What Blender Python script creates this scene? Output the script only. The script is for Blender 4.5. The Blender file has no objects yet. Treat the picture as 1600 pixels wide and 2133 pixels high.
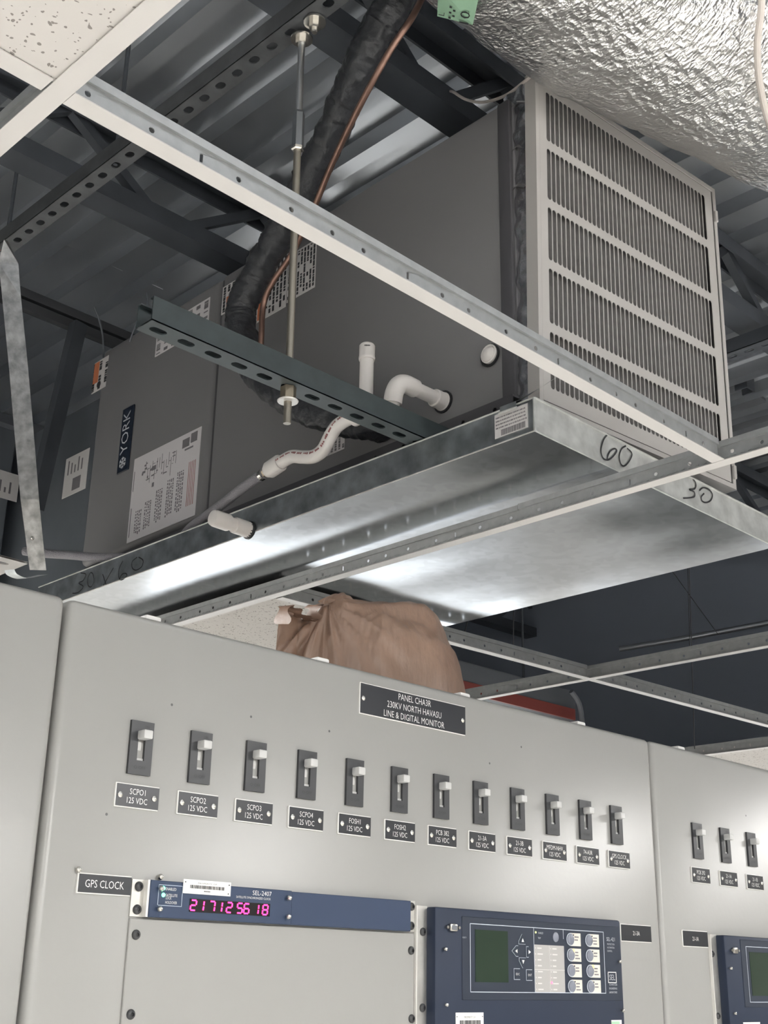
import bpy, bmesh, math, random
from math import pi, sin, cos, radians
from mathutils import Vector, Matrix, noise

random.seed(7)
S = bpy.context.scene
COL = S.collection
V = Vector

# ------------------------------------------------------------------ camera
CZ = 1.86                                   # camera height above the floor
FPX, CX, CY = 2578.3, 800.0, 1066.5         # focal length in pixels of the 1600x2133 frame
YAW, PITCH, ROLL = radians(44.499), radians(20.697), radians(1.036)
_f = V((sin(YAW) * cos(PITCH), cos(YAW) * cos(PITCH), sin(PITCH)))
_r0 = V((cos(YAW), -sin(YAW), 0)); _u0 = _r0.cross(_f)
_r = cos(ROLL) * _r0 + sin(ROLL) * _u0
_u = -sin(ROLL) * _r0 + cos(ROLL) * _u0
CAM = V((0, 0, CZ))
cd = bpy.data.cameras.new('camera'); cam = bpy.data.objects.new('camera', cd); COL.objects.link(cam)
cd.sensor_fit = 'HORIZONTAL'; cd.sensor_width = 36; cd.lens = FPX / 1600 * 36; cd.clip_start = .02; cd.clip_end = 100
m = Matrix((_r, _u, -_f)).transposed().to_4x4(); m.translation = CAM
cam.matrix_world = m
S.camera = cam

# ------------------------------------------------------------------ world, view, lights
S.view_settings.view_transform = 'Standard'; S.view_settings.look = 'None'
S.view_settings.exposure = 0.80; S.view_settings.gamma = 1.0; S.view_settings.use_curve_mapping = False
W = bpy.data.worlds.new('world'); S.world = W; W.use_nodes = True
bg = W.node_tree.nodes['Background']; bg.inputs[0].default_value = (.62, .74, 1., 1); bg.inputs[1].default_value = .022
LAMP = 13.0                                  # radiance of the fluorescent diffusers
# x, y of the ceiling lamps (0.6 x 1.2 m), all outside the frame
LAMPS = [(-1.25, -.75), (.35, -1.1), (2.35, -1.05), (-1.25, -3.0), (.9, -3.0), (3.4, -3.0), (4.35, -.1), (.50, 2.75), (-.6, 2.75), (8.2, 6.2), (5.2, 6.2), (1.8, 6.2)]  # the two rear-aisle lamps are added to brighten the tile beside the bag

# ------------------------------------------------------------------ measuring helpers
def ray(x, y): return (x - CX) * _r - (y - CY) * _u + FPX * _f
def onY(x, y, Y): d = ray(x, y); return CAM + d * (Y / d.y)
def onX(x, y, X): d = ray(x, y); return CAM + d * (X / d.x)
def onZ(x, y, Z): d = ray(x, y); return CAM + d * (Z / d.z)   # Z above the camera

# ------------------------------------------------------------------ materials
def lin(c): return tuple((v / 255 / 12.92) if v / 255 <= .04045 else ((v / 255 + .055) / 1.055) ** 2.4 for v in c)
MATS = {}
def mat(name, col, rough=.5, metal=0., spec=.5, emit=None, estr=0., vary=0., vscale=8., bump=0., bscale=40., bstretch=(1, 1, 1), kind='noise', trans=0., coat=0.):
    if name in MATS: return MATS[name]
    M = bpy.data.materials.new(name); M.use_nodes = True; N = M.node_tree; b = N.nodes['Principled BSDF']
    b.inputs['Base Color'].default_value = (*col, 1); b.inputs['Roughness'].default_value = rough
    b.inputs['Metallic'].default_value = metal; b.inputs['Specular IOR Level'].default_value = spec
    b.inputs['Transmission Weight'].default_value = trans; b.inputs['Coat Weight'].default_value = coat
    if emit: b.inputs['Emission Color'].default_value = (*emit, 1); b.inputs['Emission Strength'].default_value = estr
    tc = N.nodes.new('ShaderNodeTexCoord')
    if vary:
        if kind == 'spangle':
            t = N.nodes.new('ShaderNodeTexVoronoi'); t.inputs['Scale'].default_value = vscale; out = t.outputs['Color']
        else:
            t = N.nodes.new('ShaderNodeTexNoise'); t.inputs['Scale'].default_value = vscale; t.inputs['Detail'].default_value = 6; out = t.outputs['Fac']
        N.links.new(tc.outputs['Object'], t.inputs['Vector'])
        rp = N.nodes.new('ShaderNodeValToRGB'); N.links.new(out, rp.inputs[0])
        rp.color_ramp.elements[0].position = .3; rp.color_ramp.elements[1].position = .7
        rp.color_ramp.elements[0].color = (*[c * (1 - vary) for c in col], 1); rp.color_ramp.elements[1].color = (*[min(1, c * (1 + vary)) for c in col], 1)
        N.links.new(rp.outputs[0], b.inputs['Base Color'])
        mr = N.nodes.new('ShaderNodeMapRange'); N.links.new(out, mr.inputs[0])
        mr.inputs[3].default_value = max(.03, rough * (1 - vary)); mr.inputs[4].default_value = rough * (1 + vary)
        N.links.new(mr.outputs[0], b.inputs['Roughness'])
    if bump:
        mp = N.nodes.new('ShaderNodeMapping'); mp.inputs['Scale'].default_value = bstretch
        N.links.new(tc.outputs['Object'], mp.inputs[0])
        t = N.nodes.new('ShaderNodeTexNoise'); t.inputs['Scale'].default_value = bscale; t.inputs['Detail'].default_value = 5
        N.links.new(mp.outputs[0], t.inputs['Vector'])
        bp = N.nodes.new('ShaderNodeBump'); bp.inputs['Strength'].default_value = bump; bp.inputs['Distance'].default_value = .01
        N.links.new(t.outputs['Fac'], bp.inputs['Height']); N.links.new(bp.outputs[0], b.inputs['Normal'])
    MATS[name] = M
    return M

PANEL = mat('panel_grey_enamel', (.325, .323, .308), .28, vary=.03, vscale=3, bump=.02, bscale=90)
PANELEDGE = PANEL
WHITE = mat('white_enamel', (.49, .47, .45), .42)
TEEW = mat('tee_white_enamel', (.72, .69, .66), .45)
GALV = mat('galvanised_sheet', (.45, .47, .495), .19, 1., vary=.05, vscale=55, kind='spangle', bump=.05, bscale=5)
GALVR = mat('galvanised_weathered', (.50, .53, .54), .38, 1., vary=.30, vscale=26, bump=.05, bscale=60)
GALVT = mat('galvanised_tee', (.43, .44, .44), .36, .35, vary=.08, vscale=60)
DECK = mat('galvanised_deck', (.58, .605, .64), .29, .82)
JOIST = mat('joist_primer', (.072, .080, .093), .55, vary=.2, vscale=7)
STRUT = mat('green_strut_paint', (.042, .055, .058), .40, vary=.15, vscale=30)
UNIT = mat('charcoal_enamel', (.215, .210, .216), .50, vary=.03, vscale=3)
UNITD = mat('charcoal_seam', (.085, .083, .090), .45)
BLACK = mat('black_plastic', (.020, .021, .023), .42)
DARK = mat('dark_hole', (.012, .012, .014), .8)
SWITCH = mat('switch_body_black', (.040, .042, .046), .38)
LEVER = mat('switch_lever_grey', (.56, .56, .55), .4)
ENGR = mat('engraving_white', (.80, .80, .78), .5)
PLATE = mat('nameplate_black', (.022, .024, .029), .30)
PLEDGE = mat('nameplate_core', (.80, .79, .76), .5)
SCREW = mat('screw_nickel', (.62, .60, .56), .25, 1.)
STEELB = mat('screw_black', (.035, .036, .038), .35)
BLUE = mat('device_blue', (.019, .028, .052), .50, spec=.3)
BLUE2 = mat('device_blue_overlay', (.026, .034, .052), .48, spec=.3)
ALU = mat('ear_aluminium', (.60, .59, .56), .42, .85, vary=.08, vscale=40)
PVC = mat('pvc_white', (.84, .80, .765), .38)
PVCRED = mat('pvc_red_print', (.34, .14, .14), .6)
BRASS = mat('brass', (.42, .36, .27), .38, .9)
COPPER = mat('copper_tube', (.34, .21, .165), .38, .9, vary=.2, vscale=20)
RODM = mat('zinc_rod', (.36, .33, .28), .40, .9, bump=.12, bscale=300, bstretch=(.05, .05, 3))
RUBBER = mat('black_insulation', (.042, .044, .049), .36, bump=.6, bscale=28, bstretch=(1, 1, 1.6))
HOSE = mat('braided_hose', (.30, .29, .31), .30, bump=.5, bscale=420)
def foil_material():
    M = bpy.data.materials.new('foil_facing'); M.use_nodes = True; N = M.node_tree; b = N.nodes['Principled BSDF']
    b.inputs['Base Color'].default_value = (.80, .79, .775, 1); b.inputs['Metallic'].default_value = 1; b.inputs['Roughness'].default_value = .30
    tc = N.nodes.new('ShaderNodeTexCoord'); hs = []
    for sc, st, w in ((48, (.7, 1.3, 1.3), 1.), (115, (1.4, .7, .7), .60), (260, (1, 1, 1), .16)):
        n0 = N.nodes.new('ShaderNodeTexNoise'); n0.inputs['Scale'].default_value = sc * .6
        mx = N.nodes.new('ShaderNodeMixRGB'); mx.blend_type = 'ADD'; mx.inputs[0].default_value = .9 / sc
        mp = N.nodes.new('ShaderNodeMapping'); mp.inputs['Scale'].default_value = st
        v = N.nodes.new('ShaderNodeTexVoronoi'); v.inputs['Scale'].default_value = sc
        N.links.new(tc.outputs['Object'], mp.inputs[0]); N.links.new(mp.outputs[0], n0.inputs['Vector']); N.links.new(mp.outputs[0], mx.inputs[1]); N.links.new(n0.outputs['Color'], mx.inputs[2])
        N.links.new(mx.outputs[0], v.inputs['Vector'])
        m_ = N.nodes.new('ShaderNodeMath'); m_.operation = 'MULTIPLY'; m_.inputs[1].default_value = w; N.links.new(v.outputs['Distance'], m_.inputs[0]); hs.append(m_)
    a1 = N.nodes.new('ShaderNodeMath'); a2 = N.nodes.new('ShaderNodeMath')
    N.links.new(hs[0].outputs[0], a1.inputs[0]); N.links.new(hs[1].outputs[0], a1.inputs[1]); N.links.new(a1.outputs[0], a2.inputs[0]); N.links.new(hs[2].outputs[0], a2.inputs[1])
    bp = N.nodes.new('ShaderNodeBump'); bp.inputs['Strength'].default_value = .60; bp.inputs['Distance'].default_value = .010
    N.links.new(a2.outputs[0], bp.inputs['Height']); N.links.new(bp.outputs[0], b.inputs['Normal'])
    return M
FOIL = foil_material()
FOILD = mat('foil_tape', (.62, .62, .64), .26, 1., bump=.6, bscale=16)
STICK = mat('sticker_white', (.70, .675, .66), .5)
STICKD = mat('sticker_lavender', (.72, .69, .70), .5)
INK = mat('ink_black', (.03, .03, .033), .6)
INKG = mat('ink_grey', (.20, .19, .20), .6)
INKR = mat('ink_red', (.42, .17, .14), .6)
ORANGE = mat('warning_orange', (.60, .20, .09), .5)
BADGE = mat('badge_navy', (.012, .020, .038), .4)
SILV = mat('badge_silver', (.62, .64, .66), .4)
FILTER = mat('filter_media', (.125, .119, .116), .95, vary=.18, vscale=60)
BAGM = mat('brown_plastic_bag', (.315, .205, .150), .36, vary=.10, vscale=9, bump=.55, bscale=13, bstretch=(2.2, 1, .8))
GREENT = mat('green_tag', (.36, .58, .40), .6)
DUCTB = mat('far_duct_blue_grey', (.165, .182, .205), .40, .3, vary=.2, vscale=3)
FLOORM = mat('floor_vinyl', (.78, .775, .755), .45, vary=.03, vscale=4)
WALLM = mat('wall_paint', (.74, .73, .70), .6)
LIGHTM = mat('lamp_diffuser', (.9, .9, .9), .5, emit=(1., .985, .965), estr=LAMP)
UPL = mat('added_uplight', (.9, .9, .9), .5, emit=(1., .985, .965), estr=LAMP * .85)
SCREEN = mat('lcd_green', (.022, .040, .026), .16)
GRID = mat('target_grid_grey', (.40, .39, .375), .5)
TAG = mat('button_tag_cream', (.70, .665, .585), .5)
BTN = mat('button_slate', (.20, .215, .26), .35)
LEDG = mat('led_green', (.2, .9, .5), .4, emit=(.12, .95, .42), estr=2.2)
LEDM = mat('led_magenta', (1, .1, .5), .4, emit=(1., .004, .085), estr=1.6)
LEDY = mat('led_yellow', (1, .9, .2), .4, emit=(1., .80, .10), estr=1.5)
LEDR = mat('led_red', (1, .2, .3), .4, emit=(1., .12, .22), estr=1.2)
REDP = mat('red_paint', (.27, .065, .055), .45)
GREYM = mat('grey_raceway', (.15, .16, .18), .5)
CABLE = mat('cable_cream', (.66, .60, .55), .5)
DARKCABLE = mat('dark_cable', (.05, .05, .055), .5)

def tile_material():
    M = bpy.data.materials.new('fissured_ceiling_tile'); M.use_nodes = True; N = M.node_tree; b = N.nodes['Principled BSDF']
    b.inputs['Roughness'].default_value = .9
    tc = N.nodes.new('ShaderNodeTexCoord')
    n0 = N.nodes.new('ShaderNodeTexNoise'); n0.inputs['Scale'].default_value = 30; N.links.new(tc.outputs['Object'], n0.inputs['Vector'])
    mx = N.nodes.new('ShaderNodeMixRGB'); mx.blend_type = 'ADD'; mx.inputs[0].default_value = .03
    N.links.new(tc.outputs['Object'], mx.inputs[1]); N.links.new(n0.outputs['Color'], mx.inputs[2])
    v = N.nodes.new('ShaderNodeTexVoronoi'); v.inputs['Scale'].default_value = 165; N.links.new(mx.outputs[0], v.inputs['Vector'])
    n1 = N.nodes.new('ShaderNodeTexNoise'); n1.inputs['Scale'].default_value = 85; N.links.new(tc.outputs['Object'], n1.inputs['Vector'])
    thr = N.nodes.new('ShaderNodeMapRange'); thr.inputs[1].default_value = .38; thr.inputs[2].default_value = .70; thr.inputs[3].default_value = .0; thr.inputs[4].default_value = .46
    N.links.new(n1.outputs['Fac'], thr.inputs[0])
    lt = N.nodes.new('ShaderNodeMath'); lt.operation = 'LESS_THAN'; N.links.new(v.outputs['Distance'], lt.inputs[0]); N.links.new(thr.outputs[0], lt.inputs[1])
    cm = N.nodes.new('ShaderNodeMixRGB'); N.links.new(lt.outputs[0], cm.inputs[0])
    cm.inputs[1].default_value = (.70, .665, .63, 1); cm.inputs[2].default_value = (.30, .27, .25, 1)
    N.links.new(cm.outputs[0], b.inputs['Base Color'])
    bp = N.nodes.new('ShaderNodeBump'); bp.inputs['Strength'].default_value = .6; bp.inputs['Distance'].default_value = .004; bp.invert = True
    N.links.new(lt.outputs[0], bp.inputs['Height']); N.links.new(bp.outputs[0], b.inputs['Normal'])
    return M
TILE = tile_material()

# ------------------------------------------------------------------ mesh helpers
def frame_of(d):
    d = d.normalized(); a = V((0, 0, 1)) if abs(d.z) < .9 else V((1, 0, 0))
    u = d.cross(a).normalized(); return u, d.cross(u).normalized()

class MB:
    def __init__(s): s.v = []; s.f = []
    def add(s, vs, fs):
        o = len(s.v); s.v += [V(p) for p in vs]; s.f += [tuple(i + o for i in q) for q in fs]; return s
    def box(s, x0, x1, y0, y1, z0, z1):
        return s.add([(x, y, z) for x in (x0, x1) for y in (y0, y1) for z in (z0, z1)],
                     [(0, 1, 3, 2), (4, 6, 7, 5), (0, 4, 5, 1), (2, 3, 7, 6), (0, 2, 6, 4), (1, 5, 7, 3)])
    def obox(s, c, ax, ay, az):                       # oriented box: centre and three half-axis vectors
        c = V(c); ax, ay, az = V(ax), V(ay), V(az)
        return s.add([c + i * ax + j * ay + k * az for i in (-1, 1) for j in (-1, 1) for k in (-1, 1)],
                     [(0, 1, 3, 2), (4, 6, 7, 5), (0, 4, 5, 1), (2, 3, 7, 6), (0, 2, 6, 4), (1, 5, 7, 3)])
    def rbox(s, x0, x1, y0, y1, z0, z1, r=.002, seg=2):
        bm = bmesh.new(); bmesh.ops.create_cube(bm, size=1)
        for p in bm.verts: p.co = V(((x0 + x1) / 2 + p.co.x * (x1 - x0), (y0 + y1) / 2 + p.co.y * (y1 - y0), (z0 + z1) / 2 + p.co.z * (z1 - z0)))
        bmesh.ops.bevel(bm, geom=bm.edges[:], offset=r, segments=seg, profile=.5, affect='EDGES')
        bm.verts.index_update()
        s.add([p.co.copy() for p in bm.verts], [tuple(q.index for q in fc.verts) for fc in bm.faces]); bm.free(); return s
    def prism(s, poly, o, u, w, n):                   # polygon in (u, w) extruded by vector n
        o, u, w, n = V(o), V(u), V(w), V(n); k = len(poly)
        a = [o + p[0] * u + p[1] * w for p in poly]
        return s.add(a + [p + n for p in a], [tuple(range(k))[::-1], tuple(range(k, 2 * k))] + [(i, (i + 1) % k, k + (i + 1) % k, k + i) for i in range(k)])
    def tube(s, path, r, seg=12, cap=True):
        path = [V(p) for p in path]; n = len(path); rs = r if isinstance(r, (list, tuple)) else [r] * n
        vs = []; pu = None
        for i, p in enumerate(path):
            d = (path[min(i + 1, n - 1)] - path[max(i - 1, 0)]).normalized()
            if pu is None: u, w = frame_of(d)
            else: u = (pu - d * pu.dot(d)).normalized(); w = d.cross(u)
            pu = u
            vs += [p + rs[i] * (cos(2 * pi * j / seg) * u + sin(2 * pi * j / seg) * w) for j in range(seg)]
        fs = [(i * seg + j, i * seg + (j + 1) % seg, (i + 1) * seg + (j + 1) % seg, (i + 1) * seg + j) for i in range(n - 1) for j in range(seg)]
        if cap: fs += [tuple(range(seg))[::-1], tuple(range((n - 1) * seg, n * seg))]
        return s.add(vs, fs)
    def lathe(s, prof, o, axis, seg=16):              # prof: (radius, height along axis)
        o, d = V(o), V(axis).normalized(); u, w = frame_of(d); vs = []
        for r, h in prof: vs += [o + d * h + max(r, 1e-5) * (cos(2 * pi * j / seg) * u + sin(2 * pi * j / seg) * w) for j in range(seg)]
        k = len(prof)
        fs = [(i * seg + j, i * seg + (j + 1) % seg, (i + 1) * seg + (j + 1) % seg, (i + 1) * seg + j) for i in range(k - 1) for j in range(seg)]
        fs += [tuple(range(seg))[::-1], tuple(range((k - 1) * seg, k * seg))]
        return s.add(vs, fs)
    def cell(s, o, u, w, n, x0, x1, y0, y1, hole):    # rectangular cell of a plate with one hole through it; n = thickness vector
        o, u, w, n = V(o), V(u), V(w), V(n)
        cx = sum(p[0] for p in hole) / len(hole); cy = sum(p[1] for p in hole) / len(hole)
        ang = lambda p: math.atan2((p[1] - cy) / (y1 - y0), (p[0] - cx) / (x1 - x0)) % (2 * pi)
        inn = sorted(hole, key=ang); out = sorted([(x0, y0), (x1, y0), (x1, y1), (x0, y1)], key=ang)
        ki, ko = len(inn), len(out)
        pts = inn + out; P = [o + p[0] * u + p[1] * w for p in pts]; N_ = len(P); fs = []
        i = 0; j = 0; ai = [ang(p) for p in inn]; ao = [ang(p) for p in out]
        while i < ki or j < ko:
            na = (ai[i + 1] if i + 1 < ki else ai[0] + 2 * pi) if i < ki else 1e9
            nb = (ao[j + 1] if j + 1 < ko else ao[0] + 2 * pi) if j < ko else 1e9
            a = i % ki; b = ki + j % ko
            if na <= nb and i < ki: t = (a, b, (i + 1) % ki); i += 1
            else: t = (a, b, ki + (j + 1) % ko); j += 1
            fs.append(t); fs.append(tuple(N_ + q for q in t[::-1]))
        fs += [(q, (q + 1) % ki, N_ + (q + 1) % ki, N_ + q) for q in range(ki)]
        return s.add(P + [p + n for p in P], fs)
    def ribbon(s, pts, nrm, w):                       # flat stroke on a surface
        pts = [V(p) for p in pts]; nrm = V(nrm); L = []
        for i, p in enumerate(pts):
            d = (pts[min(i + 1, len(pts) - 1)] - pts[max(i - 1, 0)]).normalized(); t = d.cross(nrm).normalized() * w / 2
            L += [p - t, p + t]
        return s.add(L, [(2 * i, 2 * i + 1, 2 * i + 3, 2 * i + 2) for i in range(len(pts) - 1)])
    def build(s, name, material, parent=None, smooth=False, world=False, recalc=True, ang=35, kind=None):
        me = bpy.data.meshes.new(name); vs = s.v
        if world and parent is not None:
            inv = (Matrix.Translation(parent.location) @ parent.rotation_euler.to_matrix().to_4x4()).inverted() if parent.type == 'EMPTY' else parent['_inv']
            vs = [inv @ p for p in vs]
        me.from_pydata([tuple(p) for p in vs], [], s.f)
        if recalc:
            bm = bmesh.new(); bm.from_mesh(me); bmesh.ops.recalc_face_normals(bm, faces=bm.faces); bm.to_mesh(me); bm.free()
        me.materials.append(material)
        if smooth:
            me.polygons.foreach_set('use_smooth', [True] * len(me.polygons)); me.set_sharp_from_angle(angle=radians(ang))
        ob = bpy.data.objects.new(name, me); COL.objects.link(ob)
        if parent is not None: ob.parent = parent
        if kind: ob['kind'] = kind
        return ob

def tag(o, label, cat, group=None):
    o['label'] = label; o['category'] = cat
    if group: o['group'] = group
    return o
def thing(name, loc, label, cat, group=None, rot=None):
    o = bpy.data.objects.new(name, None); COL.objects.link(o); o.location = loc; o.empty_display_size = .05
    if rot: o.rotation_euler = rot
    return tag(o, label, cat, group)
def struct(o): o['kind'] = 'structure'; return o
def copy_tree(root):
    c = root.copy(); COL.objects.link(c)
    for ch in root.children:
        d = ch.copy(); COL.objects.link(d); d.parent = c
        for g in ch.children: e = g.copy(); COL.objects.link(e); e.parent = d
    return c

_tx = {}
def glyphs(text):                                    # outline of a word as flat polygons, normalised to height 1 from baseline
    if text in _tx: return _tx[text]
    cu = bpy.data.curves.new('t', 'FONT'); cu.body = text; cu.size = 1; cu.resolution_u = 2; cu.offset = -.006
    ob = bpy.data.objects.new('t', cu); COL.objects.link(ob)
    me = bpy.data.meshes.new_from_object(ob.evaluated_get(bpy.context.evaluated_depsgraph_get()))
    vs = [v.co.copy() for v in me.vertices]; fs = [tuple(p.vertices) for p in me.polygons]
    bpy.data.objects.remove(ob); bpy.data.curves.remove(cu); bpy.data.meshes.remove(me)
    x0 = min(v.x for v in vs); x1 = max(v.x for v in vs); y0 = min(v.y for v in vs); y1 = max(v.y for v in vs)
    _tx[text] = ([((v.x - x0) / (x1 - x0) - .5, (v.y - y0) / (y1 - y0) - .5) for v in vs], fs, (x1 - x0) / (y1 - y0))
    return _tx[text]
def write(mb, text, c, u, w, width, height):          # centred at c, reading along u, upright along w
    p, f, _ = glyphs(text); c, u, w = V(c), V(u), V(w)
    return mb.add([c + a * width * u + b * height * w for a, b in p], f)

XU, YU, ZU = V((1, 0, 0)), V((0, 1, 0)), V((0, 0, 1))
def slot(cx, cy, lx, ly, n=5):                        # rounded slot (long along the longer side)
    pts = []
    if lx >= ly:
        r = ly / 2; h = lx / 2 - r
        for k in range(n + 1): a = -pi / 2 + pi * k / n; pts.append((cx + h + r * cos(a), cy + r * sin(a)))
        for k in range(n + 1): a = pi / 2 + pi * k / n; pts.append((cx - h + r * cos(a), cy + r * sin(a)))
    else:
        r = lx / 2; h = ly / 2 - r
        for k in range(n + 1): a = pi * k / n; pts.append((cx + r * cos(a), cy + h + r * sin(a)))
        for k in range(n + 1): a = pi + pi * k / n; pts.append((cx + r * cos(a), cy - h + r * sin(a)))
    return pts
def smooth_path(P, n=8):
    P = [V(p) for p in P]; out = []
    for i in range(len(P) - 1):
        a, b, c, d = P[max(i - 1, 0)], P[i], P[i + 1], P[min(i + 2, len(P) - 1)]
        for k in range(n):
            t = k / n
            out.append(.5 * (2 * b + (c - a) * t + (2 * a - 5 * b + 4 * c - d) * t * t + (3 * b - a - 3 * c + d) * t ** 3))
    out.append(P[-1]); return out

# ================================================================== SETTING
X0, X1, Y0, Y1 = -4.2, 9.5, -5.0, 7.2
ZCEIL = .785 + CZ
ZDECK = 2.04 + CZ
struct(MB().box(X0, X1, Y0, Y1, -.1, 0).build('floor', FLOORM))
struct(MB().box(X0 - .1, X0, Y0, Y1, 0, ZCEIL).build('wall_left', WALLM))
struct(MB().box(X1, X1 + .1, Y0, Y1, 0, ZCEIL).build('wall_right', WALLM))
struct(MB().box(X0, X1, Y0 - .1, Y0, 0, ZCEIL).build('wall_front', WALLM))
struct(MB().box(X0, X1, Y1, Y1 + .1, 0, ZCEIL).build('wall_back', WALLM))

GLOWM = mat('added_glow', (.8, .85, .9), .1, emit=(.93, .97, 1.), estr=1.3)  # unseen glowing panels added to brighten the reflection in the drain pan
def glow_panel(n, x0, x1, y0, y1, z0, z1):
    t = bpy.data.objects.new('glow_panel_%d' % n, None); COL.objects.link(t); t['kind'] = 'structure'; t.location = ((x0 + x1) / 2, (y0 + y1) / 2, z0)
    for i in range(3):
        if x1 - x0 > y1 - y0: MB().box(x0 + (x1 - x0) * i / 3 + .03, x0 + (x1 - x0) * (i + 1) / 3 - .03, y0, y1, z0, z1).build('glow_pane', GLOWM, t, world=True)
        else: MB().box(x0, x1, y0 + (y1 - y0) * i / 3 + .03, y0 + (y1 - y0) * (i + 1) / 3 - .03, z0, z1).build('glow_pane', GLOWM, t, world=True)
glow_panel(1, 4.8, 9.0, Y1 - .015, Y1 - .005, .35, 2.0)
glow_panel(2, X1 - .015, X1 - .005, 4.6, 6.8, .35, 2.0)

PLEN = mat('plenum_backdrop', (.26, .29, .35), .8)  # backdrop walls added to close off the bright deck and keep the background dark
struct(MB().box(5.3, 5.4, Y0, Y1, ZCEIL + .05, ZDECK + .04).build('plenum_backdrop_right', PLEN))
struct(MB().box(X0, 5.3, 5.0, 5.1, ZCEIL + .05, ZDECK + .04).build('plenum_backdrop_back', PLEN))

# roof deck: one formed rib after the other
deck = bpy.data.objects.new('roof_deck', None); COL.objects.link(deck); deck['kind'] = 'structure'
deck['label'] = 'galvanised fluted roof deck above everything'; deck.location = (0, 0, ZDECK)
P_ = .1524
prof = [(0, 0), (.047, 0), (.060, .038), (P_ - .013, .038), (P_, 0)]
rib0 = None
for i in range(-34, 52):
    x = 1.548 + i * P_
    if rib0 is None:
        mb = MB(); k = len(prof)
        pr = prof + [(P_, .0012)] + [(P_ - .013 + .001, .0392), (.059, .0392), (.046, .0012), (0, .0012)]
        mb.prism(pr, (0, Y0, 0), XU, ZU, (0, Y1 - Y0 + 1.5, 0))
        for yy in (-2.2, .35, 2.95, 5.4): mb.box(.003, .044, yy, yy + .004, -.0012, 0)
        rib0 = mb.build('deck_rib', DECK, deck); ob = rib0
    else:
        ob = rib0.copy(); COL.objects.link(ob)
    ob.location = (x, 0, 0)

# ------------------------------------------------------------------ suspended ceiling
FL = .022
def tee(p, q, label, z=ZCEIL, holes=True, step=.062, h=.038, drop=0.):
    p = V((p[0], p[1], 0)); q = V((q[0], q[1], 0)); d = (q - p); L = d.length; d.normalize(); s = V((d.y, -d.x, 0))
    t = thing('ceiling_tee', (p.x, p.y, z), label, 'ceiling tee', 'white-faced tees of the open suspended ceiling')
    # local frame: along d
    def B(mb, a0, a1, w0, w1, z0, z1):
        c = d * ((a0 + a1) / 2) + s * ((w0 + w1) / 2) + ZU * ((z0 + z1) / 2)
        return mb.obox(c, d * ((a1 - a0) / 2), s * ((w1 - w0) / 2), ZU * ((z1 - z0) / 2))
    B(MB(), 0, L, -FL / 2, FL / 2, 0, .0012).build('face_flange', TEEW, t)
    B(MB(), 0, L, -FL / 2 + .001, FL / 2 - .001, .0012, .0024).build('flange_back', GALVT, t)
    mb = MB()
    if holes:
        # web with punched slots
        n = max(1, int(L / step))
        cw = L / n
        for i in range(n):
            a = i * cw
            mb.cell(-s * .0007, d, ZU, s * .0014, a, a + cw, .0024, h - .010, slot(a + cw * (.5 if i % 3 else .3), .0165, .0042 if i % 5 == 2 else .0072, .0130 if i % 5 == 2 else .0074, 4))
    else: B(mb, 0, L, -.0007, .0007, .0024, h - .010)
    w = mb.build('web', GALVT, t)
    mb = MB(); n = int(L / .0135)                                      # stitched dimples along the web
    for i in range(n):
        a = (i + .5) * L / n
        for sg in (1, -1): B(mb, a - .003, a + .003, sg * .0007, sg * .0016, .0085, .0105)
    mb.build('stitch_dimples', GALVT, w)
    B(MB(), 0, L, -.0042, .0042, h - .010, h).build('bulb', GALVT, t)
    return t
XB1, XB2, XB3 = .449, 1.668, 2.763
tee((XB1, -2.2), (XB1, 3.2), 'long white tee running beside the fissured ceiling tile at upper left')
tee((-1.3, .885), (XB1 - .013, .908), 'white cross tee left of the long tee, below the fissured tile', holes=True)
tee((XB1 + .0115, .910), (XB2 - .0115, .925), 'white cross tee crossing in front of the air handler and grille')
kink = onZ(1105, 1100, .785)
tee((XB2 + .004, .30), (XB2, kink.y), 'white tee under the grille corner, right of the joint')
tee((XB2, kink.y + .001), (XB2 - .010, 2.72), 'white tee under the drain pan, left of the joint', h=.036)
tee((XB2 + .012, 2.035), (XB3 - .0115, 1.992), 'white cross tee seen either side of the paper-brown bag')
tee((XB3 + .0115, 1.990), (4.95, 1.905), 'white cross tee at right, beyond the far crossing')
tee((XB3, .55), (XB3, 3.1), 'white tee behind the bag, climbing to the right edge')
tee((4.02, .8), (4.02, 3.0), 'white tee just over the panel top at the lower right edge')

def tile(x0, x1, y0, y1, label, mt=TILE):
    o = MB().rbox(-(x1 - x0) / 2, (x1 - x0) / 2, -(y1 - y0) / 2, (y1 - y0) / 2, 0, .016, .001, 1).build('ceiling_tile', mt)
    o.location = ((x0 + x1) / 2, (y0 + y1) / 2, ZCEIL + .0028)
    return tag(o, label, 'ceiling tile', 'fissured mineral ceiling tiles')
tile(-.75, XB1 - .004, .29, .904, 'fissured white ceiling tile in the upper left corner of the photo')
tile(XB2 + .004, 2.20, 2.05, 2.70, 'white ceiling tile glimpsed left of the brown bag')
tile(4.03, 5.2, 1.2, 1.89, 'white ceiling tile at the right edge above the panel')
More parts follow.
